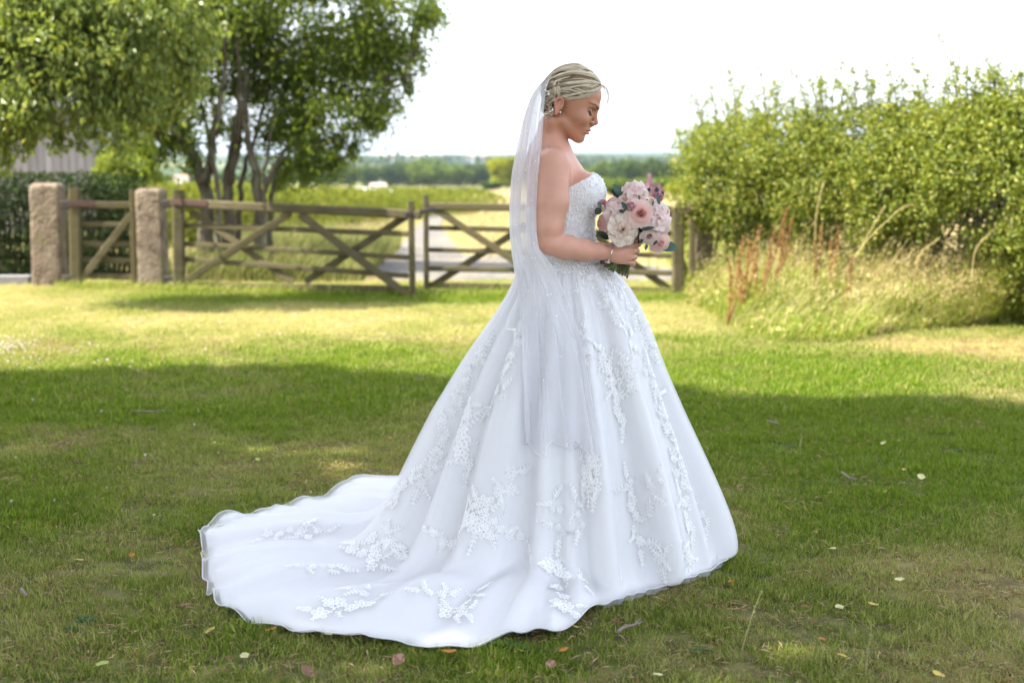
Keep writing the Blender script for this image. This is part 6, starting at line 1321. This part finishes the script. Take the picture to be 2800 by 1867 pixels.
LV = [(*zr6(835, 517), .038, m_fp, 'pale yellow leaf farthest up the lawn on the right, alone in green grass'), (*zr6(905, 506), .02, m_fy, 'tiny yellow leaf just right of the farthest pale leaf'), (*zr6(728, 533), .02, m_fy, 'tiny yellow leaf left of the farthest pale leaf'), (*zr6(1003, 668), .04, m_fp, 'broad cream leaf lying flat, second farthest on the right lawn'), (*zr6(925, 635), .022, m_fy, 'small yellow leaf up and left of the broad cream leaf'), (*zr6(98, 658), .024, m_fy, 'small yellow leaf beside the upper right edge of the skirt'),
      (*zr6(415, 810), .026, m_fo, 'narrow orange leaf right of the hem, in the brownish grass'), (*zr6(598, 737), .022, m_fy, 'small yellow leaf halfway between skirt and broad cream leaf'), (*zr6(717, 992), .036, m_fo, 'curled orange leaf paired with a pale one, right of the hem'), (*zr6(613, 988), .028, m_fp, 'pale leaf just left of the curled orange leaf'), (*zr6(908, 1128), .046, m_fp, 'largest pale green leaf on the right lawn, standing on edge'), (*zr6(160, 1138), .032, m_fo, 'orange leaf below the right end of the hem'),
      (*zr6(790, 1238), .042, m_fy, 'cupped golden leaf on the lower right lawn'), (*zr6(640, 1250), .036, m_fp, 'torn pale leaf left of the cupped golden leaf'), (*zr6(655, 1468), .034, m_fy, 'golden leaf near the bottom edge, above the tall seed stalk'), (*zr6(1080, 1552), .046, m_fy, 'golden leaf at the bottom right, nearest of all on that side'), (*zr6(563, 1393), .028, m_fo, 'orange leaf left of the golden leaf near the bottom edge'), (*zr6(843, 733), .020, m_fy, 'tiny yellow leaf below the broad cream leaf'), (*zr6(535, 915), .022, m_fy, 'small yellow leaf in the dry patch right of the hem'),
      (*zl5(1475, 302), .034, m_fy, 'yellow leaf on the far lawn above the train'), (*zl5(670, 218), .03, m_fo, 'orange leaf near the edge of the shade at the left'), (*zl5(700, 195), .024, m_fy, 'small yellow leaf right at the shade edge on the left'), (*zl5(880, 375), .026, m_fp, 'faint pale leaf beside the twig on the left lawn'), (*zl5(1143, 590), .030, m_fg, 'lime leaf on the grass up and left of the train'), (*zl5(1730, 495), .028, m_fo, 'orange leaf left of the skirt, higher than the train'), (*zl5(1080, 745), .028, m_fy, 'yellow leaf standing upright above the back of the train'), (*zl5(555, 495), .022, m_fo, 'small orange leaf in the middle of the left lawn'),
      (*zl5(355, 1040), .036, m_fy, 'yellow leaf right of its twin on the left lawn'), (*zl5(270, 1070), .034, m_fy, 'yellow leaf beside a dark twig on the left lawn'), (*zl5(585, 1018), .026, m_fo, 'orange yellow leaf left of the train tip'), (*zl5(905, 1020), .040, m_fg, 'pale green leaf tucked under the left tip of the train'), (*zl5(932, 1355), .038, m_fy, 'yellow leaf in a sun fleck below the train'), (*zl5(1205, 1350), .04, m_fo, 'orange leaf just below the train hem at the left'), (*zl5(1085, 1468), .036, m_fp, 'pale round leaf near the bottom edge below the train'), (*zl5(455, 1505), .046, m_fg, 'lime green leaf at the bottom left corner of the lawn'), (*zl5(718, 1400), .038, m_fb, 'pinkish brown leaf at the lower left'), (*zl5(1455, 1370), .034, m_fp, 'ragged pale leaf touching the train hem'), (*zl5(1020, 708), .036, m_fb, 'crisp brown leaf above the back of the train'), (*zl5(820, 1242), .034, m_fb, 'brown leaf just outside the left end of the train'), (*zl5(735, 1105), .03, m_fb, 'dark brown leaf left of the train'),
      (*zc5(1105, 902), .055, m_fo, 'long orange leaf at the bottom, below the middle of the train'), (*zc5(1405, 897), .034, m_fy, 'golden leaf below the right part of the train'), (*zc5(1580, 893), .034, m_fo, 'flat orange leaf right of the golden leaf below the train'), (*zc5(1628, 797), .03, m_fy, 'yellow leaf just below the corner of the train'), (*zc5(895, 937), .05, m_fb, 'dark red brown leaf at the bottom below the train'), (*zc5(1528, 955), .042, m_fb, 'pinkish brown leaf at the bottom right of the train'), (*zc5(1972, 998), .032, m_fp, 'pale leaf at the very bottom, right of the train'), (*zc5(520, 985), .05, m_fb, 'grey brown leaf at the bottom edge left of the long orange leaf'), (*zc5(2000, 690), .026, m_fo, 'small orange leaf below the front hem'), (*zc5(2275, 608), .03, m_fy, 'yellow orange leaf right of the front hem corner')]
for q in LV: fallen(*q)
m_twig = mat('twig', (.22, .18, .15), .85)
def twig(pts, r, label):
    t = empty('twig', tuple(G(*pts[0])), label, 'twig', 'twigs on the lawn'); b = MB(); b.tube(smooth_path([G(x, y, .03) for x, y in pts], 8), [r, r, r, r * .9, r * .8, r * .7, r * .6, r * .4], 6); b.build('shaft', m_twig, t)
    a, c = G(*pts[-2], .03), G(*pts[-1], .035); b = MB(); b.tube([a, a.lerp(c, .5) + Vector((.01, .012, .012))], [r * .6, r * .3], 5); b.build('side_shoot', m_twig, t)
twig([zc5(1805, 798), zc5(1830, 780), zc5(1870, 770), zc5(1905, 757)], .005, 'grey forked twig on the grass right of the train corner'); twig([zl5(590, 362), zl5(680, 366), zl5(760, 362)], .006, 'long thin twig lying across the left lawn'); twig([zr6(650, 633), zr6(690, 660), zr6(720, 662)], .0045, 'dark broken twig high on the right lawn'); twig([zl5(95, 1150), zl5(110, 1170)] + [zl5(120, 1180)], .006, 'short dark twig at the left edge of the lawn'); twig([zr6(320, 405), zr6(350, 412), zr6(375, 420)], .005, 'small twig in the lawn right of the skirt at the shade edge')
m_seed = mat('seed_stalk', (.40, .40, .18), .8, .05, trans=.3)
def seed(pts, label):
    t = empty('seed_stalk', tuple(G(*pts[0])), label, 'grass stalk', 'seeding grass stalks in the lawn'); a = G(*pts[0]); Yb = a.y; p = smooth_path([a] + [P(x, y, Yb - .02 * i) for i, (x, y) in enumerate(pts[1:])], 14); b = MB(); b.tube(p, [.0016 - .0008 * i / 13 for i in range(14)], 5); b.build('stem', m_seed, t)
    C = np.array([tuple(p[int(i)]) for i in np.linspace(7, 13.9, 26)]) + rng.normal(0, .0015, (26, 3)); V, F = leaves(C, np.tile(np.array(p[-1] - p[-5]), (26, 1)) + rand_dirs(26) * .03, rand_dirs(26), np.full(26, .013), np.full(26, .004)); link('ear', mesh_np('ear', V, F, m_seed), t, 'stuff')
seed([zr6(200, 1450), zr6(235, 1330), zr6(265, 1235), zr6(298, 1160)], 'tallest seeding stalk, right of the front hem'); seed([zr6(755, 1545), zr6(765, 1450), zr6(780, 1355)], 'upright seeding stalk at the bottom right'); seed([zr6(1300, 1075), zr6(1275, 1030), zr6(1245, 990)], 'leaning seeding stalk at the far right'); seed([zr6(470, 570), zr6(466, 520), zr6(475, 475)], 'seeding stalk right of the skirt, high on the lawn'); seed([zr6(1395, 1440), zr6(1345, 1400), zr6(1310, 1380)], 'drooping seeding stalk at the lower right edge')
# clover heads
m_clov = mat('clover', (.72, .62, .60), .8, .1, trans=.3); cb = []
for k in range(3):
    b = MB(); b.sphere((0, 0, .03), (.009, .009, .008), 6, 5); b.tube([(0, 0, 0), (0, 0, .025)], .0012, 4); cb.append(bpy.data.objects.new('clover_head', b.mesh('clover_head', m_clov)))
xy = [GD(abs(rng.normal(0, 45)), 800 + rng.normal(0, 9)) for _ in range(90)] + [GD(rng.uniform(0, 330), rng.uniform(790, 860)) for _ in range(40)] + [GD(rng.uniform(0, 1150), rng.uniform(700, 880)) for _ in range(60)] + [GD(rng.uniform(0, 900), rng.uniform(880, 1300)) for _ in range(14)]
n = len(xy); scatter('clover_flowers', np.array([tuple(p) for p in xy]), rng.uniform(0, 6, n), rng.uniform(.5, .9, n), rng.integers(0, 3, n), cb)
m_plan = mat('broad_weed', (.06, .13, .03), .6, .15, trans=.25)
wl = []
for k in range(3):
    b = MB()
    for i in range(9):
        a = 6.28 * i / 9 + rng.normal(0, .2); L_ = rng.uniform(.05, .09); d_ = Vector((math.cos(a), math.sin(a), 0)); s_ = Vector((-d_.y, d_.x, 0)); b.grid(np.array([[d_ * (L_ * x) + s_ * (.02 * q_ * math.sin(math.pi * (x * .9 + .05))) + Vector((0, 0, .028 * math.sin(2.4 * x) + .004 * abs(q_))) for q_ in (-1, 0, 1)] for x in np.linspace(0, 1, 6)]))
    wl.append(bpy.data.objects.new('lawn_weed', b.mesh('lawn_weed', m_plan, True)))
xy = [G(*zc5(1330, 860)), G(*zc5(1390, 875)), G(*zr6(1170, 545)), G(*zr6(1310, 568)), G(*zl5(330, 1340)), G(*zl5(440, 405)), G(*zr6(30, 1440)), G(*zl5(380, 1300)), G(*zr6(1080, 200)), G(*zr6(320, 755))]
n = len(xy); scatter('lawn_weeds', np.array([tuple(p) for p in xy]), rng.uniform(0, 6, n), rng.uniform(.3, .55, n), rng.integers(0, 3, n), wl)

# mown straw and dead bits lying in the grass (stuff)
m_thatch = mat('mown_straw', (.38, .28, .15), .85, .1, trans=.1, island=[(0, (.16, .085, .045)), (.4, (.36, .25, .13)), (.8, (.55, .44, .26)), (1, (.30, .10, .05))])
def straw_tuft(n):
    C = np.stack([rng.normal(0, .06, n), rng.normal(0, .06, n), rng.uniform(.008, .024, n)], 1); A = rand_dirs(n) * np.array([1, 1, .22]); V, F = leaves(C, A, rand_dirs(n) * .4 + np.array([0, 0, 1]), rng.uniform(.012, .045, n), rng.uniform(.0022, .005, n)); return bpy.data.objects.new('straw_bits', mesh_np('straw_bits', V, F, m_thatch))
st_ = [straw_tuft(26) for _ in range(4)]
n = 5200; y = np.sqrt(rng.uniform(2.4 ** 2, 11 ** 2, n)); x = rng.uniform(-1, 1, n) * (.40 * y + .5); k = (rng.random(n) < .25 + 1.1 * dry_sunlit(x, y)) & ~hold_near(x, y); x, y = x[k], y[k]; n = len(x)
scatter('mown_straw', np.stack([x, y, terrain(x, y)], 1), rng.uniform(0, 6.28, n), rng.uniform(.6, 1.2, n), rng.integers(0, 4, n), st_)
lawn('lawn_grass', 2.4, 8.2, 14500, tufts, 1.0, hold_near)
lawn('lawn_grass', 7.6, 16.2, 23000, far_tufts, 1.0, hold_near)
lawn('grass_wisps', 2.4, 9, 1500, strag, .5, hold_near)
